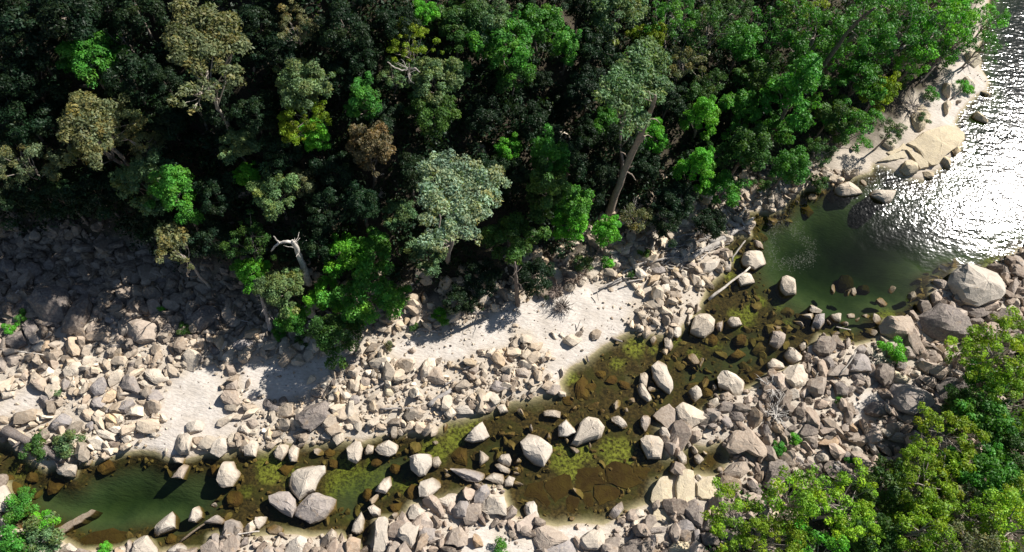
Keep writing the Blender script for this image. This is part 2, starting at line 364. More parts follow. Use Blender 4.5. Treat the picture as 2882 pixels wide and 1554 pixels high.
def water_material():
    m, nt, _, L = mat_new("river_water")
    geo = N(nt, "ShaderNodeNewGeometry"); pos = geo.outputs["Position"]
    # breeze: open lake is rippled, the sheltered pools are calm
    a = flat([(2330, 620)])[0]; b = flat([(2860, 735)])[0]
    t = (b - a) / np.linalg.norm(b - a); nrm = np.array([-t[1], t[0]])
    dp = N(nt, "ShaderNodeVectorMath", operation='DOT_PRODUCT'); L.new(pos, dp.inputs[0]); dp.inputs[1].default_value = (nrm[0], nrm[1], 0)
    dist = mathn(nt, 'SUBTRACT', dp.outputs["Value"], float(a @ nrm))
    nz = noise(nt, pos, .35, 3, .5)
    dist = mathn(nt, 'ADD', dist, mathn(nt, 'MULTIPLY', mathn(nt, 'SUBTRACT', nz.outputs[0], .5), 6.0))
    mask = mapr(nt, dist, -3.0, 5.0)
    sx = N(nt, "ShaderNodeSeparateXYZ"); L.new(pos, sx.inputs[0])
    u0 = float(flat([(2290, 600)])[0][0])
    mask = mathn(nt, 'MULTIPLY', mask, mapr(nt, sx.outputs[0], u0, u0 + 5))
    mp = N(nt, "ShaderNodeMapping"); mp.inputs["Rotation"].default_value[2] = -.35; mp.inputs["Scale"].default_value = (1.0, 2.1, 1); L.new(pos, mp.inputs[0])
    w1 = noise(nt, mp.outputs[0], 1.35, 1, .4, .4); w2 = noise(nt, pos, 3.6, 1, .4); w3 = noise(nt, mp.outputs[0], .32, 2, .5)
    rip = mathn(nt, 'ADD', mathn(nt, 'ADD', mathn(nt, 'MULTIPLY', w1.outputs[0], .034), mathn(nt, 'MULTIPLY', w2.outputs[0], .021)), mathn(nt, 'MULTIPLY', w3.outputs[0], .08))
    calm = mathn(nt, 'MULTIPLY', w1.outputs[0], .0012)
    h = mathn(nt, 'ADD', mathn(nt, 'MULTIPLY', rip, mask), calm)
    nb = bump(nt, h, 1.0, 1.0)
    dt = N(nt, "ShaderNodeVectorMath", operation='DOT_PRODUCT'); L.new(geo.outputs["Incoming"], dt.inputs[0]); L.new(nb, dt.inputs[1])
    cs = mathn(nt, 'ABSOLUTE', dt.outputs["Value"])
    fres = mathn(nt, 'ADD', .02, mathn(nt, 'MULTIPLY', .98, mathn(nt, 'POWER', mathn(nt, 'SUBTRACT', 1.0, cs), 5.0)))
    tr = N(nt, "ShaderNodeBsdfTransparent"); tr.inputs[0].default_value = (.93, .95, .90, 1)
    g1 = N(nt, "ShaderNodeBsdfGlossy"); g1.inputs["Roughness"].default_value = .07; L.new(nb, g1.inputs["Normal"])
    g2 = N(nt, "ShaderNodeBsdfGlossy"); L.new(mapr(nt, mask, 0, 1, .05, .15), g2.inputs["Roughness"]); L.new(nb, g2.inputs["Normal"])   # capillary ripples too small to see singly
    gl = N(nt, "ShaderNodeMixShader"); gl.inputs[0].default_value = .5; L.new(g1.outputs[0], gl.inputs[1]); L.new(g2.outputs[0], gl.inputs[2])
    mx = N(nt, "ShaderNodeMixShader"); L.new(fres, mx.inputs[0]); L.new(tr.outputs[0], mx.inputs[1]); L.new(gl.outputs[0], mx.inputs[2])
    o = N(nt, "ShaderNodeOutputMaterial"); L.new(mx.outputs[0], o.inputs[0])
    va = N(nt, "ShaderNodeVolumeAbsorption"); va.inputs[0].default_value = (.26, .42, .16, 1); va.inputs[1].default_value = 0.62
    L.new(va.outputs[0], o.inputs["Volume"])
    return m
WATER_MAT = water_material()

# ------------------------------------------------------------------ ground sheet and water
def axis_mesh(a0, a1, fine):
    out = [fine]; step = 1.0; v = fine[-1]; r = []
    while v < a1: step *= 1.35; v += step; r.append(v)
    l = []; step = 1.0; v = fine[0]
    while v > a0: step *= 1.35; v -= step; l.append(v)
    return np.concatenate([l[::-1], fine, r])
mxs = axis_mesh(-900, 900, ax); mys = axis_mesh(-700, 900, ay)
MX, MY = np.meshgrid(mxs, mys); P2 = np.stack([MX.ravel(), MY.ravel()], 1)
Hm = terrain(P2)
nx, ny = len(mxs), len(mys)
ii = (np.arange(ny - 1)[:, None] * nx + np.arange(nx - 1)[None]).ravel()
gm = mesh_from("ground", np.column_stack([P2, Hm]), np.stack([ii, ii + 1, ii + nx + 1, ii + nx], 1), True)
sandw = np.full(len(P2), -9.0)
for s in SAND_W: sandw = np.maximum(sandw, poly_sd(P2, s))
sandw = smooth(-.5, .5, sandw + fbm(P2[:, 0] * 1.2, P2[:, 1] * 1.2, 5) * 1.2)
forw = np.maximum(poly_sd(P2, FOREST_N), poly_sd(P2, FOREST_S))
forw = smooth(-1.6, 1.2, forw + fbm(P2[:, 0] * .5, P2[:, 1] * .5, 15) * 4) * (1 - .8 * sandw)
scree = poly_sd(P2, flat([(-150, 600), (300, 690), (560, 780), (700, 860), (640, 930), (420, 900), (200, 880), (-150, 880)], 1.0))
forw = np.maximum(forw, .75 * smooth(-1.5, 1.5, scree + fbm(P2[:, 0] * .5, P2[:, 1] * .5, 16) * 4))
algw = np.zeros(len(P2))
for c, r in _alg:
    q = np.hypot(P2[:, 0] - c[0], P2[:, 1] - c[1]) / r + fbm(P2[:, 0] * .8, P2[:, 1] * .8, 31) * 1.2
    algw = np.maximum(algw, .7 * (1 - smooth(.3, .85, q)))
ca = gm.color_attributes.new("zone", 'FLOAT_COLOR', 'POINT')
ca.data.foreach_set("color", np.column_stack([sandw, forw, forw * 0, np.ones(len(P2))]).astype(np.float32).ravel())
fa = gm.attributes.new("algae", 'FLOAT', 'POINT'); fa.data.foreach_set("value", algw.astype(np.float32))
tag(obj("ground", gm, GROUND), "rocky gorge floor with pale sand bars and shaded forest slope", "ground", kind="structure")

wv = np.array([[x, y, z] for z in (0.0, -14.0) for y in (-650, 850) for x in (-850, 850)], float)
wf = np.array([[0, 1, 3, 2], [4, 6, 7, 5], [0, 4, 5, 1], [1, 5, 7, 3], [3, 7, 6, 2], [2, 6, 4, 0]])
tag(obj("river", mesh_from("river", wv, wf), WATER_MAT), "clear brown green river water opening into a glittering lake", "water", kind="structure")

# ------------------------------------------------------------------ boulders, traced one by one: sheet, tone, outline (or centre, width, height)
# tones: w white, p pale, t tan, g grey, d dark, y yellow sandstone, b under water; a trailing f = flat slab, h = tall
ROCKS = """
A d 300 300 400 170 560 100 680 150 700 230 640 440 480 470 380 430
A d 640 560 650 450 730 270 830 160 890 180 910 300 870 420 780 540 690 580
A t 930 330 1060 280 1090 330 960 410 920 380
A d 1150 280 150 140
A g 1110 430 90 110
A t 850 540 930 450 980 470 1000 560 900 620 850 610
A t 1240 490 1400 460 1560 480 1580 520 1540 650 1400 680 1290 640 1250 560
A d 1880 430 2060 300 2160 310 2230 380 2200 430 2000 560 1920 540
A d 1660 500 1710 470 1760 560 1680 600 1620 550
A d 1830 200 1940 150 1980 230 1900 260
A d 100 590 210 570 260 690 130 750 30 690
A p 330 730 420 650 470 690 450 770 350 770
A t 0 800 60 880 40 960 -20 960 -40 850
A t 60 830 160 790 230 830 150 900 90 920
A t 180 870 260 840 280 890 170 910
A p 640 960 700 880 820 870 830 920 740 1030 660 1040
A w 420 960 490 930 510 1000 430 1000
A t 440 900 560 880 640 900 500 940
A t 300 1060 420 1020 460 1060 510 1150 480 1190 390 1150
A t 200 1010 280 970 330 1010 220 1050
A t 490 1045 80 60
A p 480 1110 590 1030 590 1080 500 1130
A g 580 1080 640 1040 720 1080 650 1160 590 1150
A g 910 1130 970 1030 1040 1030 1070 1100 1030 1180 950 1210 905 1170
A p 1080 1060 1180 950 1240 960 1200 1060 1100 1120
A g 1230 1010 1290 950 1340 1000 1400 1150 1380 1190 1270 1150 1200 1130
A d 1260 880 1340 860 1360 930 1290 960
A d 830 1000 850 940 930 930 950 1000 870 1040
A p 1470 950 1550 920 1690 1010 1680 1050 1570 1090 1490 1010
A g 1430 1240 1500 1140 1580 1150 1640 1230 1550 1290
A p 1400 1040 1480 1050 1540 1110 1470 1130 1390 1080
A w 1380 900 1440 870 1460 930 1390 940
A g 370 1270 420 1200 530 1180 570 1220 440 1330
A g 900 1250 1000 1210 1060 1270 1040 1330 940 1320
A g 1140 1370 1200 1270 1310 1240 1350 1290 1250 1380
A g 1070 1330 1110 1290 1140 1380 1080 1400
A t 800 1250 870 1210 900 1280 830 1300
A p 800 1100 70 60
A w 1250 1400 1330 1310 1430 1320 1430 1410
A p 0 1050 120 1100 40 1120 -20 1100
A p 0 1160 140 1130 130 1210 20 1240
A t 1470 870 1540 830 1570 870 1490 920
A d 1940 810 2000 790 2040 860 1980 900 1930 860
A t 2260 920 2340 900 2370 990 2290 1010
A t 2250 1130 2310 1050 2380 1030 2370 1150 2280 1160
A t 2210 1230 2250 1160 2370 1160 2400 1280 2340 1330 2240 1280
A g 2430 690 220 120
A t 2380 530 2420 500 2450 600 2390 620
A d 2160 750 120 90
A t 2440 1090 2510 1040 2550 1090 2470 1130
A d 230 520 310 440 380 460 340 620 270 640
A d 100 250 160 100
A d 240 300 150 130
A t 1010 610 1060 560 1110 590 1070 680 1000 650
A t 1130 640 1200 540 1240 600 1230 680 1170 720
A t 1630 930 1680 910 1670 980 1610 960
A d 960 240 130 90
A d 820 130 230 110
A d 400 60 200 110
A d 1850 420 120 110
A d 1280 250 110 80
A d 1380 80 130 70
A d 620 60 130 80
A d 180 130 180 120
A d 300 -60 240 160
A d 60 -80 200 150
A d 760 -30 200 110
A d 1000 60 160 100
A d 1600 60 150 90
A d 520 -110 200 120
B g 500 80 640 0 720 40 690 110 580 180 510 150
B g 850 110 930 60 940 140 890 190
B p 940 180 1040 150 1210 230 1190 270 1030 240 950 210
B w 1050 130 1180 110 1240 180 1150 200
B p 1120 60 1220 40 1260 80 1170 110
B p 1840 170 1870 100 2000 70 2050 110 2020 170 1900 200
B p 2160 120 2190 60 2330 0 2350 40 2220 130
B p 2380 140 2450 100 2520 190 2480 210 2390 180
B t 2480 70 2560 60 2600 130 2520 150
B ph 1740 280 1780 210 1870 200 1920 260 1880 400 1800 410 1740 350
B p 1700 430 1760 420 1870 430 1850 500 1740 490
B t 1760 590 1840 500 1890 520 1830 650 1720 640
B p 2140 300 2200 230 2270 260 2290 330 2260 380 2190 440 2120 400
B p 2460 320 2540 270 2600 290 2560 430 2450 420
B p 1220 260 1250 190 1320 210 1310 270 1260 310
B w 850 330 920 290 970 350 900 380
B t 1100 290 1180 280 1210 320 1130 340
B p 1060 320 80 90
B w 1160 370 80 70
B p 550 540 640 510 770 500 740 640 640 620 570 600
B w 730 450 90 70
B w 890 490 90 50
B w 790 490 70 70
B b 965 520 1030 440 1120 450 1150 570 1050 620 990 590
B b 460 720 490 670 600 650 640 710 560 790 480 810
B p 0 700 50 720 120 850 120 940 60 980 -40 960 -40 700
B tf 580 1150 740 1060 930 960 960 980 780 1110 640 1200
B p 1510 1250 1560 1120 1720 980 1750 1030 1750 1150 1640 1190
B p 1890 1080 1900 1000 1990 920 2020 990 2020 1040 1960 1090
B p 2080 940 2110 890 2190 870 2170 920 2110 960
B g 2050 1100 2120 1060 2180 1020 2260 1070 2240 1110
B p 2260 480 2340 480 2360 550 2420 600 2330 720 2220 740 2190 650
B b 2250 860 2300 770 2400 780 2460 860 2380 940 2290 940
B p 1300 1300 1380 1220 1470 1220 1510 1280 1570 1360 1560 1420 1300 1420
B p 1190 1340 1240 1310 1300 1370 1250 1400 1180 1390
B p 1640 1389 1800 1280 1870 1340 1890 1420 1640 1420
B gh 2110 1210 2150 1190 2190 1210 2200 1389 2110 1380
B p 2440 1150 2560 1060 2600 1100 2500 1230 2450 1230
B g 2360 1290 2450 1250 2530 1300 2420 1320
B p 2260 1290 90 80
B p 2290 1180 70 60
B p 2340 1130 50 90
B p 2270 1340 80 50
B w 600 1330 700 1300 820 1389 560 1400
B p 220 1270 250 1200 310 1190 310 1260 250 1290
B p 0 1040 60 1010 130 1050 60 1150 0 1180
B g 300 1300 400 1220 520 1230 610 1290 540 1380 300 1380
B b 100 1130 160 1070 230 1140 170 1230
B b 1660 1270 1700 1190 1770 1230 1760 1290 1690 1310
B b 2110 530 2160 510 2190 600 2120 640
B b 80 650 150 80
B b 390 530 130 80
B b 150 740 200 120
B b 320 640 140 120
B bf 700 1330 950 1170 1130 1150 1350 1220 1330 1300 1200 1340
C w 1650 960 1690 840 1790 830 1800 920 1720 1020 1640 1030
C t 1720 1010 1760 930 1840 930 1880 1020 1900 1090 1800 1090 1720 1050
C g 2350 1110 2400 1050 2520 1090 2530 1140 2420 1170 2360 1150
C t 2450 1020 2500 980 2560 1000 2540 1080 2460 1070
C y 1280 1120 1320 1090 1380 1180 1370 1210 1310 1210
C p 1200 1200 1270 1170 1290 1220 1220 1240
C t 1410 830 1470 830 1490 890 1420 910
C w 1370 850 1410 860 1400 900 1360 910
C t 2130 940 2220 900 2250 940 2190 1000 2150 990
C p 1640 1090 1690 1070 1720 1130 1650 1140
C w 1570 1090 60 50
C w 1100 960 1130 920 1170 990 1130 1020
C dh 390 1380 450 1310 700 1240 790 1260 750 1389 700 1450 550 1560 470 1530 400 1450
C t 870 830 960 790 1050 830 1000 870 860 860
C p 1540 430 1570 410 1600 490 1550 510
C t 1500 740 1560 730 1610 780 1550 790
C d 1950 710 40 50
C t 620 1180 150 100
C d 280 1270 100 110
C d 120 1280 110 80
C d 180 1350 120 80
C d 770 1080 80 80
C g 1560 1210 1620 1190 1650 1240 1590 1260
C p 1200 1300 1260 1280 1290 1330 1220 1340
C p 2040 1150 2110 1140 2100 1200 2040 1190
C p 1640 1320 1700 1280 1720 1340 1650 1350
C t 2270 1290 2370 1240 2400 1330 2350 1389 2280 1360
C p 2420 1330 2490 1280 2530 1370 2450 1389
C p 1970 1350 2050 1300 2200 1310 2180 1389 1990 1389
C p 1220 950 70 60
C g 2380 840 60 50
C t 2240 770 80 60
C t 1590 1020 50 60
C t 2090 970 80 50
C t 2480 870 60 120
C p 1230 1060 1250 1000 1280 1010 1270 1070
C t 1100 1070 110 100
C t 970 1170 90 80
C g 990 1250 110 100
D p 910 340 1000 270 1050 280 1070 350 1050 450 1000 500 930 460
D p 1090 380 1120 310 1180 330 1170 400 1090 415
D p 1190 360 1240 280 1330 265 1440 320 1400 400 1330 430 1230 400
D p 1550 430 1620 410 1770 405 1760 520 1700 610 1640 630 1560 560
D p 1780 440 1830 430 1860 490 1820 560 1770 520
D p 470 530 560 515 690 530 690 600 640 650 590 770 520 800 440 860 310 720 360 600
D gh 130 830 230 780 330 790 390 860 400 950 360 1040 270 1000 140 900
D gh 400 950 530 810 640 800 800 860 820 990 760 1030 560 1100 410 1030
D p 2090 260 2180 150 2270 85 2340 230 2280 270 2180 290
D g 1960 545 2100 550 2290 590 2310 640 2240 680 2120 680 2040 620
D p 2310 640 2390 580 2500 620 2510 660 2490 700 2380 680
D p 2240 370 2290 400 2350 450 2240 530
D p 2420 470 2470 410 2540 410 2565 470 2540 530 2450 510
D p 2390 510 2440 500 2560 560 2540 600 2460 580
D p 2490 690 2520 620 2600 650 2570 730 2500 730
D p 1640 730 1660 680 1770 640 1860 680 1850 740 1740 840 1650 830
D p 1800 880 1890 850 1930 800 2020 810 2010 890 1930 960 1830 920
D g 1960 970 2050 870 2120 880 2160 970 2140 1060 1980 1040
D p 1530 990 1560 910 1610 910 1690 970 1660 1080 1540 1050
D p 1190 1080 1230 1040 1340 1040 1320 1120 1330 1389 1180 1389 1200 1140
D p 1380 1200 1500 1090 1650 1100 1600 1250 1580 1389 1500 1300
D g 1650 1180 1700 1130 1800 1150 1800 1250 1760 1280 1640 1230
D t 1870 1280 1960 1150 2060 1120 2120 1220 2110 1300 2000 1320 1960 1290
D g 2190 800 2320 725 2350 800 2280 910 2190 900
D p 2240 950 2330 830 2490 830 2500 1020 2400 1000 2310 1000
D p 1190 770 1280 650 1360 620 1360 720 1300 800
D p 1160 800 1190 800 1270 890 1220 880
D p 1130 950 1180 910 1250 960 1250 1040 1180 1050
D p 970 1190 1000 1070 1060 990 1100 1090 1070 1200 1010 1210
D p 715 1200 760 1150 810 1190 830 1250 770 1280 720 1250
D p 930 1240 80 80
D p 990 1280 50 80
D p 820 1300 60 60
D p 880 1310 60 60
D p 670 1250 80 60
D p 130 1290 90 90
D p 230 1270 70 110
D p 310 1240 40 80
D p 270 1400 330 1290 430 1230 500 1260 500 1420 270 1420
D p 0 1050 110 1040 90 1100 30 1160 -30 1150
D p 175 400 240 310 330 330 310 400 250 470 190 440
D p 330 370 380 300 450 310 430 380 410 480 350 480
D p 570 390 600 340 680 390 660 440 580 410
D p 640 220 720 160 780 180 740 260 660 260
D p 770 200 830 140 880 190 880 270 810 320 770 260
D p 620 290 50 60
D b 220 560 300 500 390 530 300 630
D p 1400 170 1440 135 1480 200 1420 210
D p 1470 220 1520 260 1500 280 1470 250
D p 1640 160 1690 110 1760 170 1750 200
D p 1900 140 60 80
D p 1880 560 1930 570 1920 620
D b 1210 490 120 90
D b 1400 550 120 110
D b 1340 920 1470 890 1440 1000 1390 1010
D b 1120 820 110 160
D b 1480 800 1560 710 1640 720 1620 870 1530 910
D b 1950 420 2050 310 2110 330 2120 520 2000 490
D b 1800 300 80 110
D b 740 390 120 90
D b 780 500 130 90
D p 2270 720 80 50
D p 2380 720 60 50
D p 2450 740 60 70
D p 2400 780 60 50
D p 1350 1030 1420 990 1450 1040 1380 1060
D p 1380 1120 70 80
D p 1740 960 60 50
D p 1810 970 60 70
D p 1900 1040 50 70
D p 2210 1080 50 60
D p 2150 1090 50 70
D p 2320 1040 90 80
D t 2470 1090 90 100
E p 1800 570 1840 420 1900 370 1960 380 2040 460 2030 550 1940 620 1880 610
E p 1400 920 1490 840 1540 870 1560 960 1610 1080 1610 1150 1580 1190 1470 1110 1420 1030
E p 1290 990 1350 975 1370 1010 1350 1140 1300 1110 1280 1060
E p 1240 1110 1300 1080 1360 1190 1400 1250 1360 1270 1290 1210
E p 1370 1120 1410 1090 1470 1160 1440 1180
E p 1530 640 1590 620 1620 700 1610 760 1540 740
E p 1480 730 1560 720 1560 790 1500 800
E w 2080 1060 2120 980 2180 1000 2270 1030 2390 1120 2370 1180 2260 1230 2200 1170 2090 1120
E p 1770 1160 1840 1110 1880 1150 1900 1220 1840 1270 1790 1210
E p 2160 470 2200 420 2300 440 2330 490 2250 520 2170 520
E g 2070 480 2150 500 2130 540 2060 520
E p 1610 570 1640 500 1700 520 1700 600 1660 630 1620 610
E p 1800 810 1850 800 1840 890 1800 870
E b 1780 850 80 120
E p 1860 850 1920 830 1940 910 1890 900
E b 2180 820 2270 740 2360 800 2270 840
E b 2280 660 120 120
E p 540 670 640 590 660 640 590 700
E p 640 570 700 560 720 620 660 640
E p 480 600 530 590 520 630
E p 400 600 440 570 450 640
E p 790 620 840 610 830 650
E t 40 950 160 920 190 960 160 1020 70 1010
E w 330 1000 370 960 400 1050 340 1060
E p 450 970 550 950 550 1000 460 1010
E t 340 1150 380 1090 480 1100 490 1160 420 1200 350 1180
E p 480 1130 520 1160 530 1210 470 1200
E p 1640 450 110 80
E p 1570 430 80 70
E p 1480 420 80 80
E p 1600 380 110 60
E p 1790 310 90 70
E p 1410 510 100 80
E p 1480 540 70 60
E p 1290 540 70 60
E p 1350 540 60 60
E t 1180 480 60 50
E p 1290 600 80 40
E p 1430 650 80 60
E w 1780 420 90 80
E p 1760 490 80 50
E p 1170 1230 1210 1200 1250 1240 1210 1290 1180 1270
E p 1010 1270 1060 1260 1100 1330 1050 1360 1020 1320
E p 910 1360 50 50
E p 1140 1350 80 60
E p 1470 1230 50 60
E p 60 1389 100 1340 150 1350 140 1420 70 1430
E p 300 1370 400 1340 490 1370 480 1430 330 1410
E p 2000 1120 2030 1100 2070 1120 2050 1190 2010 1170
E p 1980 1260 2070 1220 2080 1290 2020 1340
E t 2070 1200 2160 1170 2240 1240 2160 1260 2080 1250
E d 2050 1330 2150 1250 2260 1300 2200 1380 2070 1370
E w 1480 130 1560 80 1600 160 1510 180
E w 1380 220 1420 180 1440 240
E b 720 1160 130 260
E b 780 1130 150 90
E b 1000 1050 150 100
E b 1120 1100 150 80
E b 560 1260 130 90
E b 900 1000 120 90
E b 1950 1180 150 110
E b 2010 660 130 110
E b 2460 1010 150 110
G tf 1410 20 1500 -60 1570 -100 1640 -40 1700 200 1570 170 1450 60
G p 1650 -60 1720 -120 1960 0 1950 50 1780 160 1710 190
G p 90 290 170 200 250 220 400 330 410 380 320 530 220 500 130 410
G p 470 120 565 40 650 130 640 180 540 230 470 220
G p 620 270 680 110 760 30 880 50 930 140 900 230 760 280 660 320 600 300
G p 1000 40 1080 20 1140 80 1180 150 1130 160 1010 80
G t 1290 60 1330 10 1400 10 1390 100 1340 180 1300 120
G p 1470 180 1500 140 1560 160 1600 230 1580 260 1500 230
G p 1300 260 1350 220 1480 230 1530 300 1520 390 1500 450 1370 450 1310 330
G p 380 230 80 80
G p 170 170 190 105 225 180
G p 570 330 620 310 670 360 640 390
G p 750 330 790 305 820 330 780 345
G p 540 250 575 240 580 290 550 295
G p 20 470 70 430 100 480 60 510
G p 30 550 60 510 95 560 60 580
G p 0 590 60 570 60 620 10 620
G p 10 690 60 670 110 700 90 740 30 730
G ph 120 950 150 890 220 880 250 930 250 990 280 1050 240 1090 170 1080 140 1010
G t 200 1210 250 1100 340 1120 500 1190 560 1240 420 1270 280 1350 230 1300
G g 280 1340 400 1240 550 1240 660 1330 680 1420 280 1420
G p 650 1290 760 1190 900 1120 950 1170 910 1330 840 1370 720 1360
G g 970 1030 1000 960 1100 880 1120 960 1060 1040 1000 1070
G w 1200 1010 1250 960 1320 970 1330 1030 1250 1050
G w 1190 1100 1230 1080 1290 1090 1280 1120 1230 1150
G yf 1410 780 1480 640 1560 630 1600 720 1610 830 1560 960 1440 940 1400 870
G yf 1440 950 1550 965 1640 1000 1620 1080 1400 1080 1390 1040
G yf 1650 700 1680 580 1760 555 1820 580 1840 700 1830 820 1700 970 1650 980 1640 850
G yf 1850 700 1920 650 2030 630 2080 720 2010 880 1900 870 1850 820
G p 1850 610 1900 650 1860 690
G d 1720 960 1780 880 1850 850 1920 950 1890 1140 1790 1090
G g 1640 1110 1720 1050 1800 1090 1860 1160 1780 1180 1700 1200
G t 1570 880 1610 840 1640 890 1610 940
G p 1830 430 1870 400 1930 460 1880 510 1850 500
G p 1630 390 1690 360 1740 440 1760 500 1700 530 1670 450
G p 1920 380 1950 370 1980 430
G p 1790 330 1870 360 1830 390
G t 2150 330 2230 180 2310 130 2460 140 2480 220 2560 370 2490 430 2400 400 2310 340 2200 390
G t 2130 590 2220 490 2340 480 2390 560 2300 640 2230 690 2150 650
G p 2070 590 2110 520 2140 550 2080 600
G g 2090 60 2140 10 2190 50 2230 140 2160 150
G d 2190 -20 2330 0 2350 60 2260 90 2200 60
G d 2010 130 90 90
G g 1930 130 60 70
G p 2010 290 90 60
G p 1940 230 50 60
G p 1880 240 50 50
G p 1600 270 1650 240 1680 270 1630 310
G g 2470 170 2560 150 2600 190 2520 220
G p 2350 500 2410 470 2450 510 2400 550
G g 2260 430 90 80
G d 2360 690 2420 660 2530 790 2500 840 2400 770
G g 2300 710 90 80
G g 1330 1180 1420 1150 1580 1140 1600 1190 1470 1200 1310 1230
G d 1060 1370 1180 1280 1240 1220 1310 1270 1390 1370 1380 1430 1050 1430
G y 1570 1350 1640 1290 1780 1280 1860 1340 1860 1420 1570 1420
G p 960 1350 1000 1270 1040 1270 1040 1400 960 1400
G p 1490 1110 1500 1050 1580 1070 1570 1120
G g 1830 1170 1890 1150 1900 1290 1840 1290
G d 1900 1200 1980 1190 2080 1240 2060 1320 1930 1320
G d 2000 1130 180 140
G p 90 1090 80 60
G p 150 1110 60 60
G t 20 1180 100 130
G bf 330 690 590 560 600 780 440 900 330 760
G bf 610 560 915 520 935 700 820 715 790 780 615 775
G bf 935 520 1030 470 1195 520 1215 605 1330 690 1150 765 950 695
G bf 1210 500 1390 520 1380 690 1340 680 1225 600
G bf 825 735 960 720 1140 780 1000 880 875 925 825 830
G bf 530 860 615 790 690 850 645 990 580 1030
G bf 640 800 800 790 845 930 765 955 705 860
G bf 110 830 170 710 310 680 420 880 350 960 240 850
G bf 1880 420 2000 350 2130 380 2180 470 2060 600 1950 560
F p 130 110 150 20 210 0 270 50 320 180 190 200 140 150
F t 60 560 100 535 200 580 150 700 110 745 20 690 40 620
F p 420 350 440 290 550 350 540 380 450 370
F p 345 390 430 370 470 380 460 430 400 440
F p 270 480 300 420 350 440 350 490 310 530
F g 460 490 490 400 580 390 580 460 560 540 500 540
F p 620 400 740 380 730 470 680 460
F p 735 470 800 450 820 520 740 500
F p 840 410 70 60
F p 910 440 60 50
F p 940 430 970 400 1040 390 1030 420
F p 1050 420 1070 390 1150 470 1120 490
F t 1140 500 1180 450 1450 430 1470 500 1490 570 1440 630 1260 620 1150 570
F g 1480 470 1510 410 1560 450 1590 560 1540 560
F dh 1540 400 1720 300 1840 340 1990 460 2050 560 2020 620 1850 650 1740 640 1600 560
F ph 1840 60 1880 -40 1950 -100 2080 -130 2200 -80 2400 30 2430 130 2280 250 2100 310 1960 250 1900 150
F d 1900 300 1990 260 2120 320 2240 280 2260 400 2080 430 1970 380
F t 1660 60 1700 30 1760 30 1840 110 1780 160 1700 120
F t 1640 190 1690 160 1740 230 1720 310 1660 290
F d 2030 450 2090 400 2160 460 2140 510 2050 500
F d 2280 400 2350 330 2490 340 2510 420 2430 480 2310 450
F g 2290 290 2350 230 2390 300 2310 320
F p 2440 270 2500 250 2530 290 2460 310
F d 470 690 540 620 630 620 700 690 690 740 620 810 520 800 460 750
F d 540 850 600 810 660 840 660 910 610 940 560 900
F p 170 800 220 720 340 820 330 860 240 900 200 850
F p 290 710 350 690 390 720 370 770 310 740
F p 0 890 60 830 110 860 180 930 120 950 20 950
F p 170 970 230 910 370 910 440 1000 430 1070 290 1140 200 1080
F p 180 1150 250 1120 330 1190 330 1230 260 1250 200 1200
F g 840 860 870 780 960 790 1080 880 1050 960 900 970 800 960
F d 1080 950 1130 870 1250 870 1290 960 1280 1080 1170 1100 1080 1020
F y 1290 950 1440 1040 1380 1110 1280 1080
F gh 1190 1160 1280 1090 1420 1090 1640 1160 1700 1240 1580 1330 1430 1389 1300 1340 1220 1240
F d 820 990 900 980 960 1040 1000 1110 900 1090
F t 960 1040 1040 990 1080 1080 1000 1130
F d 670 1100 730 1070 830 1150 830 1220 700 1220
F d 1300 870 1360 850 1410 920 1370 970 1290 940
F g 1480 860 1540 820 1560 880 1500 930
F t 1360 730 1500 700 1540 780 1480 830 1370 820
F p 1140 650 1180 620 1220 660 1170 690
F g 890 740 960 680 1000 720 960 790 900 790
F p 970 730 1040 710 1090 780 1000 810
F t 720 770 770 750 800 800 720 830
F d 1710 1100 1830 1010 1960 1020 2090 1100 1960 1210 1870 1270 1760 1240
F g 1680 1140 1720 1130 1780 1260 1760 1300 1680 1230
F p 1440 980 1500 940 1540 980 1470 1020
F t 1490 1050 1550 980 1590 1080 1540 1130
F g 1440 1080 1490 1070 1530 1120 1460 1130
F d 980 1330 1060 1270 1150 1260 1200 1389 1100 1420 1000 1389
F b 580 205 110 80
F b 740 230 100 90
F b 970 150 120 100
F b 1400 250 120 60
F p 850 190 880 135 905 150 870 215
F p 1110 260 1180 250 1170 300
F b 1170 200 70 60
F b 790 100 160 200
F p 1030 540 1080 530 1070 590 1030 590
F p 640 570 700 560 730 600 670 600
F p 430 520 490 510 480 560
F t 620 470 70 70
F g 2110 560 2180 510 2230 530 2180 600
F t 300 1370 340 1270 390 1290 390 1389 310 1389
F d 570 1180 620 1130 660 1190 610 1210
F p 500 860 70 70
F p 690 850 40 70
F d 900 1150 120 60
H d 330 200 380 110 430 90 490 130 520 190 440 240 350 230
H d 430 80 470 50 560 90 600 150 550 200 500 130
H t 870 290 920 220 1010 200 1060 260 990 300 940 340
H g 1020 100 1070 90 1120 150 1110 210 1050 190
H p 1130 180 1210 130 1230 190 1160 230
H p 1230 110 1330 60 1390 100 1310 150
H t 1190 250 1240 190 1350 200 1440 270 1380 310 1300 290
H p 1010 310 1050 280 1150 440 1120 450 1060 400
H p 850 350 900 335 980 390 930 420 860 400
H d 750 410 800 370 860 420 840 470 760 460
H p 490 420 570 350 640 400 600 480 520 480
H p 700 300 760 290 820 340 730 350
H g 660 510 720 470 790 570 770 620 700 610
H d 470 540 520 500 550 540 510 590
H g 250 450 300 400 340 450 320 510 260 490
H p 350 540 80 60
H d 0 640 20 510 100 440 220 460 290 550 230 590 170 680 60 720 -40 700
H p 220 600 290 560 330 600 280 650
H d 190 650 250 600 300 640 250 700
H d 670 180 700 165 750 230 740 280 680 270
H d 130 220 160 150 210 170 230 240 180 260
H d 120 100 170 80 200 140 140 150
H d 250 140 90 100
H d 410 290 440 250 520 310 490 350 430 350
H d 180 30 100 90
H g 750 90 830 50 840 110 790 120
H d 660 95 100 50
H d 990 180 80 50
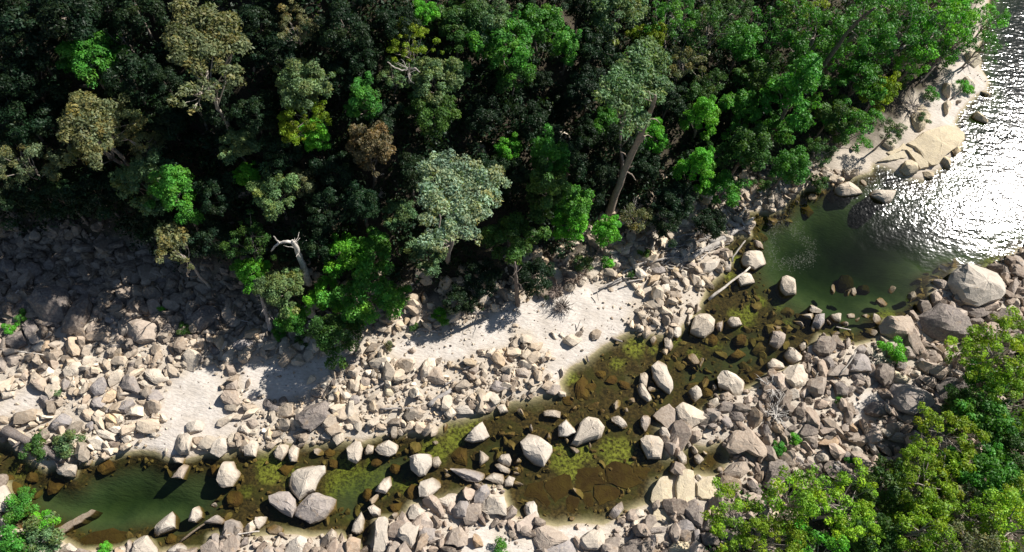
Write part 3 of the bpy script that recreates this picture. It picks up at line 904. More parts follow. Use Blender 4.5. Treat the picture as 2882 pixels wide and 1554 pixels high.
H p 190 360 240 330 310 370 230 400
H d 400 420 100 70
H p 750 230 820 210 820 260 760 280
H g 60 300 110 80
H p 20 190 80 70
H d 100 210 70 50
H p 520 250 50 60
H y 30 990 100 1000 160 1040 60 1030
H p 0 870 50 910 30 960
I yf 1400 1070 1540 980 1760 900 1900 930 1960 990 1960 1050 1820 1170 1700 1290 1640 1290 1520 1165
I yf 1190 1180 1300 1130 1390 1075 1505 1165 1380 1130 1240 1200
I yf 1100 1260 1240 1205 1370 1150 1395 1225 1300 1250
I yf 1390 1145 1500 1180 1600 1260 1610 1320 1530 1340 1460 1240
I yh 1340 1340 1380 1260 1440 1240 1490 1290 1500 1370 1400 1389
I yf 1710 1330 1740 1250 1830 1210 1800 1270
I yf 1820 1170 1900 1100 1890 1150 1850 1200
I yf 1550 1420 1590 1370 1670 1350 1650 1400 1600 1430
I y 1160 1090 1200 1040 1260 1050 1300 1100 1250 1160
I y 1450 800 1550 680 1630 800 1560 940 1470 960
I y 1980 180 2050 140 2100 180 2140 270 2080 310 2010 260
I w 1970 430 2000 380 2080 480 2090 530 2000 500
I w 1740 560 1800 500 1860 560 1790 590
I w 1730 740 1800 690 1860 720 1770 770
I w 1910 670 50 50
I y 2100 790 2190 800 2150 880 2100 850
I y 2190 570 60 80
I w 1620 270 1680 220 1720 330 1640 310
I p 820 1140 870 1080 880 1150
I p 910 1110 40 60
I p 1330 930 70 80
I t 330 1270 360 1240 430 1290 370 1310
J p 665 430 690 370 800 330 900 390 945 440 850 460 740 460
J p 1030 430 1060 400 1180 410 1290 400 1240 530 1180 530 1060 470
J p 970 335 70 40
J t 430 290 490 230 520 300 450 310
J t 500 340 540 310 550 380 520 390
J b 330 560 380 520 470 630 430 680 350 640
J b 430 500 120 60
J p 300 530 50 40
J p 110 560 160 540 180 580
J p 690 230 90 60
J p 790 230 90 70
J t 640 240 60 50
J t 380 250 80 110
K p 2310 880 2330 810 2520 800 2570 910 2440 970 2330 930
K p 1890 950 1910 880 2090 860 2100 910 1990 1010 1900 1000
K t 1730 930 1770 880 1860 870 1890 930 1830 980 1760 950
K p 2120 950 2140 870 2190 900 2190 1000 2130 990
K t 2030 790 2060 740 2110 810 2050 850
K t 1610 940 1660 890 1720 930 1690 970
K g 1380 970 1480 920 1560 990 1490 1020 1410 1020
K d 1870 480 110 80
K t 2430 740 2470 690 2530 750 2490 780
K w 2260 1060 2370 990 2440 1110 2300 1140
"""
TONE = {'w': (.58, .50, .40), 'p': (.475, .41, .33), 't': (.335, .27, .215), 'g': (.27, .24, .225), 'd': (.150, .125, .112), 'y': (.50, .42, .285), 'b': (.125, .108, .075)}
WORD = {'w': 'whitish', 'p': 'pale buff', 't': 'tan', 'g': 'grey', 'd': 'dark brown', 'y': 'cream yellow', 'b': 'submerged brown'}

def resample(poly, n):
    c = poly.mean(0); a = np.arctan2(*(poly - c).T[::-1]); 
    k = len(poly); L = np.hypot(*(np.roll(poly, -1, 0) - poly).T); m = np.maximum(1, np.floor(n * L / L.sum())).astype(int)
    while m.sum() < n: m[np.argmax(L / m)] += 1
    while m.sum() > n: m[np.argmax(m)] -= 1
    return np.vstack([poly[i] + (poly[(i + 1) % k] - poly[i]) * (np.arange(m[i]) / m[i])[:, None] for i in range(k)])

def boulder_mesh(name, outline, zb, zm, zt, rng, flatslab=False):
    """outline: world xy silhouette; zb buried base, zm widest level, zt top"""
    n = max(20, len(outline) + 6)
    ring = resample(outline, n); ring = ring + rng.normal(0, .014 if flatslab else .004, ring.shape) * np.ptp(ring, axis=0).max()
    area = np.sum(ring[:, 0] * np.roll(ring[:, 1], -1) - np.roll(ring[:, 0], -1) * ring[:, 1])
    if area < 0: ring = ring[::-1]
    c = ring.mean(0); size = np.sqrt(abs(area) / 2)
    H = zt - zm
    lean = rng.normal(0, .10 if not flatslab else .02, 2) * size
    if flatslab: prof = [(0.97, zb), (1.0, zm), (1.0, zm + .55 * H), (.97, zm + .9 * H), (.88, zt), (.55, zt), (.22, zt)]
    else: prof = [(0.92, zb), (1.04, zm), (1.03, zm + .30 * H), (.98, zm + .62 * H), (.84, zm + .90 * H), (.50, zm + 1.0 * H), (.18, zm + 1.04 * H)]
    V = []
    for k, (s, z) in enumerate(prof):
        off = lean * max(0, (z - zm) / max(H, .01))
        q = c + (ring - c) * s + off
        zz = np.full(n, z) + (0 if k < 2 else 1) * rng.normal(0, .035, n) * H
        V.append(np.column_stack([q, zz]))
    top = np.array([[c[0] + lean[0], c[1] + lean[1], zt]]); V = np.vstack(V + [top])
    # cleave with random planes so that the block has flat faces
    ctr = np.array([c[0], c[1], zm])
    for q in range(4 if flatslab else 8):
        th = rng.uniform(0, 2 * math.pi); ph = (rng.uniform(1.05, 1.4) if q == 0 else rng.uniform(.45, 1.25)) if not flatslab else rng.uniform(1.3, 1.55)
        nv = np.array([math.cos(th) * math.cos(ph), math.sin(th) * math.cos(ph), math.sin(ph)])
        d = (V - ctr) @ nv; lim = d.max() * (rng.uniform(.70, .82) if q == 0 and not flatslab else rng.uniform(.70, .93))
        mask = (d > lim) & (V[:, 2] > zm - .2 * H)
        V[mask] -= np.outer(d[mask] - lim, nv)
    j = rng.normal(0, .007 * size, V.shape); j[:n] *= .2
    if flatslab: j *= .5
    V = V + j
    F = []
    R = len(prof)
    for k in range(R - 1):
        for i in range(n):
            a, b = k * n + i, k * n + (i + 1) % n
            F.append((a, b, b + n)); F.append((a, b + n, a + n))
    for i in range(n): F.append(((R - 1) * n + i, (R - 1) * n + (i + 1) % n, R * n))
    o0 = np.array([c[0], c[1], zm])
    return mesh_from(name, V - o0, np.array(F)), o0

# ---- parse, measure, sort by size in the picture
parsed = []
prng = np.random.default_rng(5)
for ln in ROCKS.strip().splitlines():
    t = ln.split(); tile, tone = t[0], t[1]; v = [float(q) for q in t[2:]]
    if len(v) == 4:
        a = np.linspace(0, 2 * math.pi, 9)[:-1] + prng.uniform(0, .6)
        rr = prng.uniform(.86, 1.1, 8); ro = prng.uniform(-.35, .35)
        e = np.stack([v[2] / 2 * rr * np.cos(a), v[3] / 2 * rr * np.sin(a)], 1)
        e = e @ np.array([[math.cos(ro), -math.sin(ro)], [math.sin(ro), math.cos(ro)]])
        pts = (e + v[:2]).ravel().tolist()
    else: pts = v
    px = tp(tile, pts); cx = px.mean(0)
    ar = abs(np.sum(px[:, 0] * np.roll(px[:, 1], -1) - np.roll(px[:, 0], -1) * px[:, 1])) / 2
    parsed.append(dict(tone=tone[0], flag=tone[1:], px=px, c=cx, area=ar))
parsed.sort(key=lambda d: -d['area'])
MAX_BOULDERS = 296
THINGS = []          # (object, photo pixel, kind noun, description) for the labels
small_traced = []
big_spots = []
for i, d in enumerate(parsed):
    rng = np.random.default_rng(1000 + i)
    g = hit([d['c'][0]], [d['c'][1]])[0]
    wet = g[2] < 0.0
    px2m = np.linalg.norm(g - CAM) / FPX
    size = math.sqrt(d['area']) * px2m
    wdt = np.ptp(d['px'], axis=0) * px2m
    minor = d['area'] * px2m ** 2 / max(wdt.max(), .1)
    Hh = minor * rng.uniform(.45, .70)
    if 'h' in d['flag']: Hh = minor * .58
    if 'f' in d['flag']: Hh = min(.55, minor * .22)
    if d['tone'] == 'b':
        zt = rng.uniform(-.14, -.05); zb = g[2] - .3; zm = max(g[2] + .02, zt - Hh); zm = min(zm, zt - .08)
        if 'f' in d['flag']: zt = rng.uniform(-.31, -.25); zm = zt - .08
        if g[2] < -1.0: zt = g[2] * .62; zm = zt - .6 * Hh - .05
        if g[2] > -0.02: zt = .05; zm = -.08
    else:
        base = max(g[2], 0.0)
        zm = base + (.18 * Hh if not wet else .06); zt = zm + Hh; zb = g[2] - .35
    r = rays(d['px'][:, 0], d['px'][:, 1]); zc = zm + .25 * (zt - zm)
    out = (CAM + r * ((zc - CAM[2]) / r[:, 2])[:, None])[:, :2]
    c = out.mean(0); r_eff = np.sqrt(((out - c) ** 2).sum(1)).mean()
    big_spots.append((c[0], c[1], r_eff))
    if i >= MAX_BOULDERS:
        small_traced.append((c[0], c[1], g[2], r_eff, Hh, d['tone'])); continue
    me, loc = boulder_mesh("boulder", out, zb, zm, zt, rng, 'f' in d['flag'])
    jit = rng.uniform(.88, 1.1); hue = rng.normal(0, .02)
    tcol = TONE[d['tone']]; colr = (min(tcol[0] * jit * (1 + hue), .8), tcol[1] * jit, tcol[2] * jit * (1 - 1.5 * hue))
    if d['tone'] == 'b' and 'f' in d['flag']: colr = (.090 * jit, .078 * jit, .055 * jit)
    nm = "rock_slab" if 'f' in d['flag'] else "boulder"
    o = obj(nm, me, ROCK, color=colr); o.location = loc
    asp = wdt.max() / max(wdt.min(), .1)
    shape = ("flat" if 'f' in d['flag'] else "long" if asp > 1.9 else "triangular" if len(d['px']) <= 3 else "rounded" if len(d['px']) >= 8 else "blocky")
    sz = "huge" if size > 3.2 else "large" if size > 1.9 else "medium" if size > 1.1 else "small"
    THINGS.append((o, d['c'], nm.replace('_', ' '), f"{sz} {WORD[d['tone']]} {shape}", "boulders and slabs of the river bed", "boulder")); o["kind"] = "thing"

# ------------------------------------------------------------------ loose stones: far too many to count, real geometry joined per bank
def rand_rot(rng, n, tilt=.5):
    a = rng.uniform(0, 2 * math.pi, n); b = rng.normal(0, tilt, n); c = rng.normal(0, tilt, n)
    ca_, sa = np.cos(a), np.sin(a); cb, sb = np.cos(b), np.sin(b); cc, sc_ = np.cos(c), np.sin(c)
    Rz = np.zeros((n, 3, 3)); Rz[:, 0, 0] = ca_; Rz[:, 0, 1] = -sa; Rz[:, 1, 0] = sa; Rz[:, 1, 1] = ca_; Rz[:, 2, 2] = 1
    Rx = np.zeros((n, 3, 3)); Rx[:, 0, 0] = 1; Rx[:, 1, 1] = cb; Rx[:, 1, 2] = -sb; Rx[:, 2, 1] = sb; Rx[:, 2, 2] = cb
    Ry = np.zeros((n, 3, 3)); Ry[:, 0, 0] = cc; Ry[:, 0, 2] = sc_; Ry[:, 1, 1] = 1; Ry[:, 2, 0] = -sc_; Ry[:, 2, 2] = cc
    return Rz @ Rx @ Ry

def stone_protos(k, rng):
    out = []
    ph = (1 + 5 ** .5) / 2
    ico = np.array([(-1, ph, 0), (1, ph, 0), (-1, -ph, 0), (1, -ph, 0), (0, -1, ph), (0, 1, ph), (0, -1, -ph), (0, 1, -ph), (ph, 0, -1), (ph, 0, 1), (-ph, 0, -1), (-ph, 0, 1)], float)
    ico /= np.linalg.norm(ico[0])
    fc = np.array([(0, 11, 5), (0, 5, 1), (0, 1, 7), (0, 7, 10), (0, 10, 11), (1, 5, 9), (5, 11, 4), (11, 10, 2), (10, 7, 6), (7, 1, 8), (3, 9, 4), (3, 4, 2), (3, 2, 6), (3, 6, 8), (3, 8, 9), (4, 9, 5), (2, 4, 11), (6, 2, 10), (8, 6, 7), (9, 8, 1)])
    # one subdivision for 80 faces, then cleave
    def sub(v, f):
        v = list(map(tuple, v)); cache = {}; nf = []
        def mid(a, b):
            key = (min(a, b), max(a, b))
            if key not in cache:
                m = (np.array(v[a]) + np.array(v[b])) / 2; m /= np.linalg.norm(m); v.append(tuple(m)); cache[key] = len(v) - 1
            return cache[key]
        for a, b, c in f:
            ab, bc, ca_ = mid(a, b), mid(b, c), mid(c, a); nf += [(a, ab, ca_), (b, bc, ab), (c, ca_, bc), (ab, bc, ca_)]
        return np.array(v), np.array(nf)
    v80, f80 = sub(ico, fc)
    for q in range(k):
        for lod in (0, 1):
            V = (v80 if lod else ico).copy(); Fq = f80 if lod else fc
            if q % 3 != 2:                                      # squared joint blocks
                Rq = rand_rot(rng, 1, .8)[0]; V = V @ Rq.T; V = V / (np.abs(V) ** 7).sum(1)[:, None] ** (1 / 7) * .86
                V = V @ (np.eye(3) + rng.normal(0, .16, (3, 3)))
            for _ in range(3 if q % 3 != 2 else 6):
                nv = rng.normal(size=3); nv /= np.linalg.norm(nv)
                d = V @ nv; lim = rng.uniform(.28, .68); m = d > lim; V[m] -= np.outer(d[m] - lim, nv)
            V *= np.array([1, rng.uniform(.55, .95), rng.uniform(.4, .85)]) * 1.25
            V += rng.normal(0, .03, V.shape)
            out.append((V, Fq, lod))
    return out
prs = np.random.default_rng(77)
PROTO = stone_protos(14, prs)
PROTO0 = [(v, f) for v, f, l in PROTO if l == 0]; PROTO1 = [(v, f) for v, f, l in PROTO if l == 1]

def stone_field(name, X, Y, Zg, R, tint, rng, label, bury=.25, big=.36):
    Vs, Fs, Ts = [], [], []; base = 0
    rot = rand_rot(rng, len(X))
    order = rng.integers(0, len(PROTO0), len(X))
    for hi in (False, True):
        for k in range(len(PROTO0)):
            sel = np.where((order == k) & ((R >= big) == hi))[0]
            if not len(sel): continue
            v, f = (PROTO1 if hi else PROTO0)[k]
            P = np.einsum('nij,vj->nvi', rot[sel], v) * R[sel][:, None, None]
            P += np.stack([X[sel], Y[sel], Zg[sel] + R[sel] * bury], 1)[:, None, :]
            Vs.append(P.reshape(-1, 3)); m = len(sel)
            Fs.append((f[None] + (np.arange(m) * len(v))[:, None, None] + base).reshape(-1, 3)); base += m * len(v)
            Ts.append(np.repeat(tint[sel], len(v), 0))
    me = mesh_from(name, np.vstack(Vs), np.vstack(Fs))
    T = np.vstack(Ts); ca2 = me.color_attributes.new("tint", 'FLOAT_COLOR', 'POINT')
    ca2.data.foreach_set("color", np.column_stack([T, np.ones(len(T))]).astype(np.float32).ravel())
    return tag(obj(name, me, STONES), label, "stones", kind="stuff")

def sample_zone(n, rng, pxrect, dens):
    """uniform over the ground seen in a photo rectangle, thinned by dens(P)"""
    c = flat([(pxrect[0], pxrect[1]), (pxrect[2], pxrect[1]), (pxrect[2], pxrect[3]), (pxrect[0], pxrect[3])], .3)
    lo, hi = c.min(0), c.max(0)
    P = rng.uniform(lo, hi, (n, 2))
    return P[rng.uniform(size=n) < dens(P)]
sp_arr = np.array(big_spots)
def not_on_boulder(P, k=.72):
    ok = np.ones(len(P), bool)
    for x, y, r in sp_arr:
        ok &= (P[:, 0] - x) ** 2 + (P[:, 1] - y) ** 2 > (r * k) ** 2
    return ok
def in_sand(P):
    s = np.full(len(P), -9.0)
    for q in SAND_W: s = np.maximum(s, poly_sd(P, q))
    return s
def power_sizes(rng, n, a, b, e=2.2):
    u = rng.uniform(size=n); return (a ** (1 - e) + u * (b ** (1 - e) - a ** (1 - e))) ** (1 / (1 - e))

rng = np.random.default_rng(31)
MIDLINE = None
def bank_of(P):          # True on the near (lower) bank: nearest to the second half of the water outline
    d1 = np.full(len(P), 1e9); d2 = d1.copy()
    for q in _w1[::2]: d1 = np.minimum(d1, (P[:, 0] - q[0]) ** 2 + (P[:, 1] - q[1]) ** 2)
    for q in _w2[::2]: d2 = np.minimum(d2, (P[:, 0] - q[0]) ** 2 + (P[:, 1] - q[1]) ** 2)
    return d2 < d1
def dens_north(P):
    dw = -poly_sd(P, WATER); dn = poly_sd(P, FOREST_N); sd = in_sand(P)
    n = fbm(P[:, 0] * .35, P[:, 1] * .35, 51)
    d = smooth(-.15, .3, dw) * (1 - .95 * smooth(-2, 4, dn)) * (1 - .985 * smooth(-.9, .4, sd + n * 1.0)) * np.clip(.75 + 1.6 * n, .12, 1)
    u = project(np.column_stack([P, np.full(len(P), .5)]))[:, 0]
    d *= np.where(u > 2000, .75, 1) * ~bank_of(P)
    return d
def dens_south(P):
    dw = -poly_sd(P, WATER); ds = poly_sd(P, FOREST_S); sd = in_sand(P)
    n = fbm(P[:, 0] * .35, P[:, 1] * .35, 61)
    return smooth(-.15, .3, dw) * (1 - .9 * smooth(-1, 6, ds)) * (1 - .98 * smooth(-.7, .3, sd + n)) * np.clip(.9 + 1.2 * n, .2, 1) * bank_of(P)
def dens_bed(P):
    dw = -poly_sd(P, WATER); z = hz(P[:, 0], P[:, 1])
    n = fbm(P[:, 0] * .5, P[:, 1] * .5, 71)
    al = np.zeros(len(P))
    for c, r in _alg: al = np.maximum(al, 1 - smooth(.5, 1.0, np.hypot(P[:, 0] - c[0], P[:, 1] - c[1]) / r))
    return smooth(.1, -.3, dw) * (z > -.85) * np.clip(.8 + 2.0 * n, .08, 1) * (1 - .93 * al)

def field(name, count, rect, dens, smin, smax, e, tintf, label, bury=.25, clear=.72):
    P = sample_zone(count, rng, rect, dens); P = P[not_on_boulder(P, max(clear, .92) if clear > .7 else .72)]
    R = power_sizes(rng, len(P), smin, smax, e)
    if clear < .7:
        zb = -hz(P[:, 0], P[:, 1]); keep = (R * 1.05 < zb) | (rng.uniform(size=len(P)) < .05); P, R = P[keep], R[keep]
    T = tintf(P, len(P))
    return stone_field(name, P[:, 0], P[:, 1], hz(P[:, 0], P[:, 1]), R, T, rng, label, bury)
def tn(P, n):
    g = rng.uniform(.66, 1.12, n); w = rng.uniform(-.05, .05, n)
    pu = project(np.column_stack([P, np.full(n, 1.0)]))
    soil_shade = 1 - .5 * smooth(120, -60, pu[:, 1] - (960 - .10 * pu[:, 0])) * smooth(1000, 700, pu[:, 0])      # soil stain plus deeper shade painted into the scree tint below the slope
    g = g * soil_shade
    return np.stack([g * (1.03 + w), g * (.4 * soil_shade + .6) ** .2, g * (.97 - w)], 1)
def ts(P, n):
    g = rng.uniform(.30, .84, n); w = rng.uniform(-.04, .06, n)
    return np.stack([g * (.99 + w), g * .93, g * (.96 - w)], 1)
def tb(P, n):
    g = rng.uniform(.6, 1.0, n); return np.stack([g, g * .85, g * .6], 1)
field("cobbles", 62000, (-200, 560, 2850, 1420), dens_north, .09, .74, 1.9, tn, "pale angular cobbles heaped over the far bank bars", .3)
field("cobbles", 40000, (-100, 640, 3000, 1650), dens_south, .11, .95, 1.7, ts, "grey brown cobbles heaped over the near bank", .3)
field("cobbles", 16000, (-100, 560, 2700, 1560), dens_bed, .14, .72, 1.7, tb, "brown algae coated stones lying under the shallow stream", .1, .65)
def dens_scree(P):
    sd = poly_sd(P, flat([(-150, 600), (300, 690), (560, 780), (700, 860), (640, 930), (420, 900), (200, 880), (-150, 880)], 1.0))
    return smooth(-1, 1, sd)
def tsc(P, n):
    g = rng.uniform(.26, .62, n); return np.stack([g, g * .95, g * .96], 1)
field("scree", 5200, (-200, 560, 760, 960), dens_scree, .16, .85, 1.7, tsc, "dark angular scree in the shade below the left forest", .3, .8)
# pebbles strewn over the sand
def dens_peb(P):
    dw = -poly_sd(P, WATER); sd = in_sand(P); n = fbm(P[:, 0] * .5, P[:, 1] * .5, 91)
    return smooth(.0, .3, dw) * smooth(-.3, .2, sd) * smooth(-.12, .22, n) * .8
field("pebbles", 13000, (-100, 150, 2850, 1500), dens_peb, .05, .17, 2.4, tn, "scattered small pebbles on the white sand", .3)
# traced stones too small to be boulders of their own
st = small_traced
if st:
    X = np.array([s[0] for s in st]); Y = np.array([s[1] for s in st]); R = np.array([s[3] for s in st])
    Z = np.maximum(np.array([s[2] for s in st]), -.15)
    T = np.array([np.array(TONE[s[5]]) / np.array([.47, .41, .33]) for s in st])
    stone_field("cobbles", X, Y, Z, R, T, np.random.default_rng(3), "mid sized pale stones between the boulders", .2, .2)

# ------------------------------------------------------------------ trees
def tube(P, R, sides=6, wob=0.0, rng=None):
    P = np.asarray(P, float); R = np.asarray(R, float); n = len(P)
    T = np.gradient(P, axis=0); T /= np.linalg.norm(T, axis=1)[:, None] + 1e-9
    V = []
    ref = np.array([0, 0, 1.0]) if abs(T[0][2]) < .9 else np.array([1.0, 0, 0])
    u = np.cross(T[0], ref); u /= np.linalg.norm(u)
    for i in range(n):
        u = u - (u @ T[i]) * T[i]; u /= np.linalg.norm(u) + 1e-9; w = np.cross(T[i], u)
        a = np.linspace(0, 2 * math.pi, sides, endpoint=False)
        rr = R[i] * (1 + (rng.normal(0, wob, sides) if rng is not None and wob else 0))
        V.append(P[i] + (np.cos(a) * rr)[:, None] * u + (np.sin(a) * rr)[:, None] * w)
    V = np.vstack(V); F = []
    for i in range(n - 1):
        for k in range(sides):
            a, b = i * sides + k, i * sides + (k + 1) % sides
            F.append((a, b, b + sides, a + sides))
    V = np.vstack([V, P[:1], P[-1:]]); c0, c1 = len(V) - 2, len(V) - 1
    for k in range(0, sides):
        F.append((c0, (k + 1) % sides, k, c0)); F.append((c1, (n - 1) * sides + k, (n - 1) * sides + (k + 1) % sides, c1))
    return V, F
class Tubes:
    def __init__(s): s.V = []; s.F = []; s.n = 0
    def add(s, P, R, sides=6, wob=0.0, rng=None):
        v, f = tube(P, R, sides, wob, rng); s.V.append(v)
        s.F += [tuple(dict.fromkeys(int(i) + s.n for i in q)) for q in f]; s.n += len(v)
    def mesh(s, name):
        me = bpy.data.meshes.new(name); me.from_pydata(np.vstack(s.V).tolist(), [], s.F); me.update()
        me.polygons.foreach_set("use_smooth", np.ones(len(me.polygons), bool)); return me
def bend(a, b, rng, k=5, amp=.06):
    a, b = np.asarray(a, float), np.asarray(b, float); L = np.linalg.norm(b - a)
    t = np.linspace(0, 1, k)[:, None]; P = a + (b - a) * t
    o = np.cumsum(rng.normal(0, amp * L / k ** .5, (k, 3)), 0); o -= t * o[-1]; o[0] = 0
    return P + o

def leaves(centers, radii, counts, leaf, rng, squash=.75, up=.35, colvar=.16, aspect=.55):
    """leaf blades spread through clumps; returns verts, quads, per-vertex tint"""
    Vs, Ts = [], []
    for c, r, m in zip(centers, radii, counts):
        d = rng.normal(size=(m, 3)); d /= np.linalg.norm(d, axis=1)[:, None]
        d[:, 2] = np.where(d[:, 2] < -.25, -d[:, 2], d[:, 2])
        rad = r * (1 - .55 * rng.uniform(size=m) ** 2.2)
        lump = 1 + .22 * np.sin(d[:, 0] * 7 + c[0] * 5) * np.sin(d[:, 1] * 7 + c[1] * 3) * np.sin(d[:, 2] * 6 + 1)
        p = c + d * (rad * lump)[:, None] * np.array([1, 1, squash])
        nv = d * .75 + np.array([0, 0, up]) + rng.normal(0, .55, (m, 3)); nv /= np.linalg.norm(nv, axis=1)[:, None]
        t1 = np.cross(nv, rng.normal(size=(m, 3))); t1 /= np.linalg.norm(t1, axis=1)[:, None]; t2 = np.cross(nv, t1)
        s = (leaf * rng.uniform(.45, 1.6, m))[:, None]
        q = np.stack([p + t1 * s * .6, p + t2 * s * aspect * .5, p - t1 * s * .6, p - t2 * s * aspect * .5], 1)
        Vs.append(q.reshape(-1, 3))
        cl = 1 + rng.normal(0, colvar * 1.3); g = np.clip(cl + rng.normal(0, colvar, m), .45, 1.7); y = np.clip(rng.normal(0, .10, m) + rng.normal(0, .13), -.10, .4)
        Ts.append(np.repeat(np.stack([g * (1 + y), g, g * (1 - y)], 1), 4, 0))
    V = np.vstack(Vs); F = np.arange(len(V)).reshape(-1, 4)
    return V, F, np.vstack(Ts)
def leaf_mesh(name, V, F, T):
    me = mesh_from(name, V, F)
    if len(me.vertices) == len(T):
        ca2 = me.color_attributes.new("tint", 'FLOAT_COLOR', 'POINT')
        ca2.data.foreach_set("color", np.column_stack([T, np.ones(len(T))]).astype(np.float32).ravel())
    return me

def make_proto(kind, seed):
    rng = np.random.default_rng(seed)
    if kind == 'dense':   R, rz, nc, cr, zc, leaf, dens = 2.9, 2.3, 52, (.42, .92), 6.0, .24, 38
    elif kind == 'open':  R, rz, nc, cr, zc, leaf, dens = 3.4, 2.2, 66, (.30, .70), 8.0, .19, 34
    elif kind == 'tall':  R, rz, nc, cr, zc, leaf, dens = 2.2, 4.0, 56, (.40, .85), 7.5, .23, 38
    elif kind == 'wispy': R, rz, nc, cr, zc, leaf, dens = 2.6, 2.6, 46, (.32, .68), 6.5, .19, 34
    else:                 R, rz, nc, cr, zc, leaf, dens = 1.3, .9, 13, (.40, .65), 1.1, .17, 50     # shrub
    C = []
    while len(C) < nc:
        d = rng.normal(size=3); d /= np.linalg.norm(d)
        if d[2] < -.55: continue
        rr = rng.uniform(.45, 1.0) ** .7 if kind != 'open' else rng.uniform(.62, 1.05)
        if rng.uniform() < .16: rr *= 1.28
        p = d * rr * np.array([R, R, rz]) * (1 + .25 * math.sin(3 * math.atan2(d[1], d[0]) + seed))
        if all(np.linalg.norm((p - q)) > .5 for q in C): C.append(p)
    C = np.array(C) + np.array([0, 0, zc]); r = rng.uniform(*cr, len(C))
    cnt = (dens * 4 * r ** 2 * (1.6 if kind != 'wispy' else 1.25) / (leaf / .24) ** 1.2 * 1.35).astype(int)
    V, F, T = leaves(C, r, cnt, leaf, rng)
    cm = leaf_mesh("crown", V, F, T)
    tb_ = Tubes(); top = np.array([rng.normal(0, .3), rng.normal(0, .3), zc - .15 * rz])
    r0 = (.030 if kind == 'open' else .038) * zc * (.7 if kind == 'shrub' else 1)
    tr = bend((0, 0, -.8), top, rng, 7, .05); rad = np.linspace(1, .42, 7) * r0
    tb_.add(tr, rad, 8, .06, rng)
    for j in rng.permutation(len(C))[:16 if kind in ('open', 'wispy') else 9]:
        s = tr[rng.integers(3, 7)]
        tb_.add(bend(s, C[j], rng, 5, .09), np.linspace(.30, .06, 5) * r0, 5)
    return dict(kind=kind, crown=cm, trunk=tb_.mesh("trunk"), zc=zc, R=R)
KINDS = ['dense', 'open', 'tall', 'wispy', 'shrub']
PROTOS = {k: [make_proto(k, 100 * i + s) for s in range(4)] for i, k in enumerate(KINDS)}

# colours of the living leaves
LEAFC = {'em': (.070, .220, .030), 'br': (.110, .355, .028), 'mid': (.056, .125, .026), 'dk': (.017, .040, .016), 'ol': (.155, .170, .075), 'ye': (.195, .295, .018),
         'gr': (.130, .215, .085), 'pa': (.235, .315, .195), 'bn': (.140, .118, .065), 'lm': (.215, .37, .024), 'fl': (.26, .27, .15)}
LEAFW = {'em': 'emerald', 'br': 'bright green', 'mid': 'mid green', 'dk': 'dark green', 'ol': 'olive', 'ye': 'yellow green', 'gr': 'grey green', 'pa': 'pale silvery', 'bn': 'brownish', 'lm': 'lime green', 'fl': 'cream flowered'}
# overview sheet: u v crown-width colour kind
TREES = """
235 155 125 em dense|150 45 150 dk dense|310 85 70 dk wispy|240 320 165 ol open|55 385 125 ol open|350 450 135 gr dense|445 490 105 em tall|370 360 85 ol wispy
755 205 125 gr dense|765 300 125 ye open|800 340 70 br tall|735 60 95 ol wispy|600 370 95 gr dense|625 440 75 br dense|690 490 115 gr dense|755 460 75 ol dense|905 250 80 em tall
920 380 105 bn tall|985 190 80 gr wispy|1040 100 115 ye open|1070 30 65 br dense|1100 195 125 gr dense|1075 285 120 mid dense|1085 640 115 gr dense|1240 60 125 gr dense|1270 130 150 em dense
1370 70 120 em dense|1290 190 95 mid dense|1425 120 60 em tall|1560 40 145 gr dense|1640 95 80 ye dense|1525 310 85 em dense|1380 405 105 em tall|1430 490 95 em tall|1375 480 115 mid tall
1280 385 60 br tall|1640 340 80 br dense|1290 600 135 mid dense|1430 560 85 br tall|1525 590 70 br tall|1600 545 80 ol wispy|870 640 115 br dense|640 690 85 br dense
710 720 115 gr dense|930 650 115 em dense|930 760 155 em dense|820 740 85 br dense|1000 745 60 em dense|740 800 80 em dense|850 830 130 mid dense|620 610 105 mid wispy|1000 540 85 gr dense|820 520 110 dk dense
1780 290 80 br tall|1860 270 95 em dense|2000 250 120 em tall|1750 430 85 br tall|1820 480 95 em dense|1700 60 105 em wispy|1790 70 120 mid wispy|1870 110 115 em dense|1960 60 115 em wispy|2060 80 140 em wispy
2160 60 140 em wispy|2260 80 130 em wispy|2350 60 130 br wispy|2430 55 115 br wispy|2475 110 60 em wispy|2160 200 115 em dense|2100 290 100 mid dense|2215 240 65 ye tall|2290 165 75 br wispy|2140 330 105 em wispy
1900 190 100 mid dense|2030 170 105 em dense|1720 165 95 ol wispy|1740 245 85 mid dense|1950 340 85 em dense|1880 370 95 mid tall|1990 410 80 em tall|2060 380 80 mid wispy|2240 330 60 mid wispy
1840 30 90 mid wispy|2000 10 100 ye wispy|2110 130 90 br wispy|2230 10 110 em wispy|2310 115 90 em wispy|2400 110 85 em wispy|2500 40 60 br wispy|2190 130 90 br wispy
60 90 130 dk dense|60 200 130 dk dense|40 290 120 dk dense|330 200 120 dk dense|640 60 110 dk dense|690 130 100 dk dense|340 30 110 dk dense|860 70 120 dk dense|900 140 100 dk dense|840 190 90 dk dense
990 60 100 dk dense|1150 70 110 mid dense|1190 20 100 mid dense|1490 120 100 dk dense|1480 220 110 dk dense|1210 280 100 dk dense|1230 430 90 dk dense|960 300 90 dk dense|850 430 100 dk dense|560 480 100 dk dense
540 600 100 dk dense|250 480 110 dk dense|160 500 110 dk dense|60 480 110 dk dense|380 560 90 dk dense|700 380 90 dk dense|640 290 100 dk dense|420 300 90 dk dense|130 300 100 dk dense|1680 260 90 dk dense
1700 500 100 dk dense|1620 420 80 dk dense|1500 430 90 dk dense|1330 300 100 dk dense|1350 690 95 dk dense|1210 700 100 dk dense|1160 760 80 dk dense|780 620 90 dk dense|1680 560 90 dk dense|1780 560 80 dk dense
"""
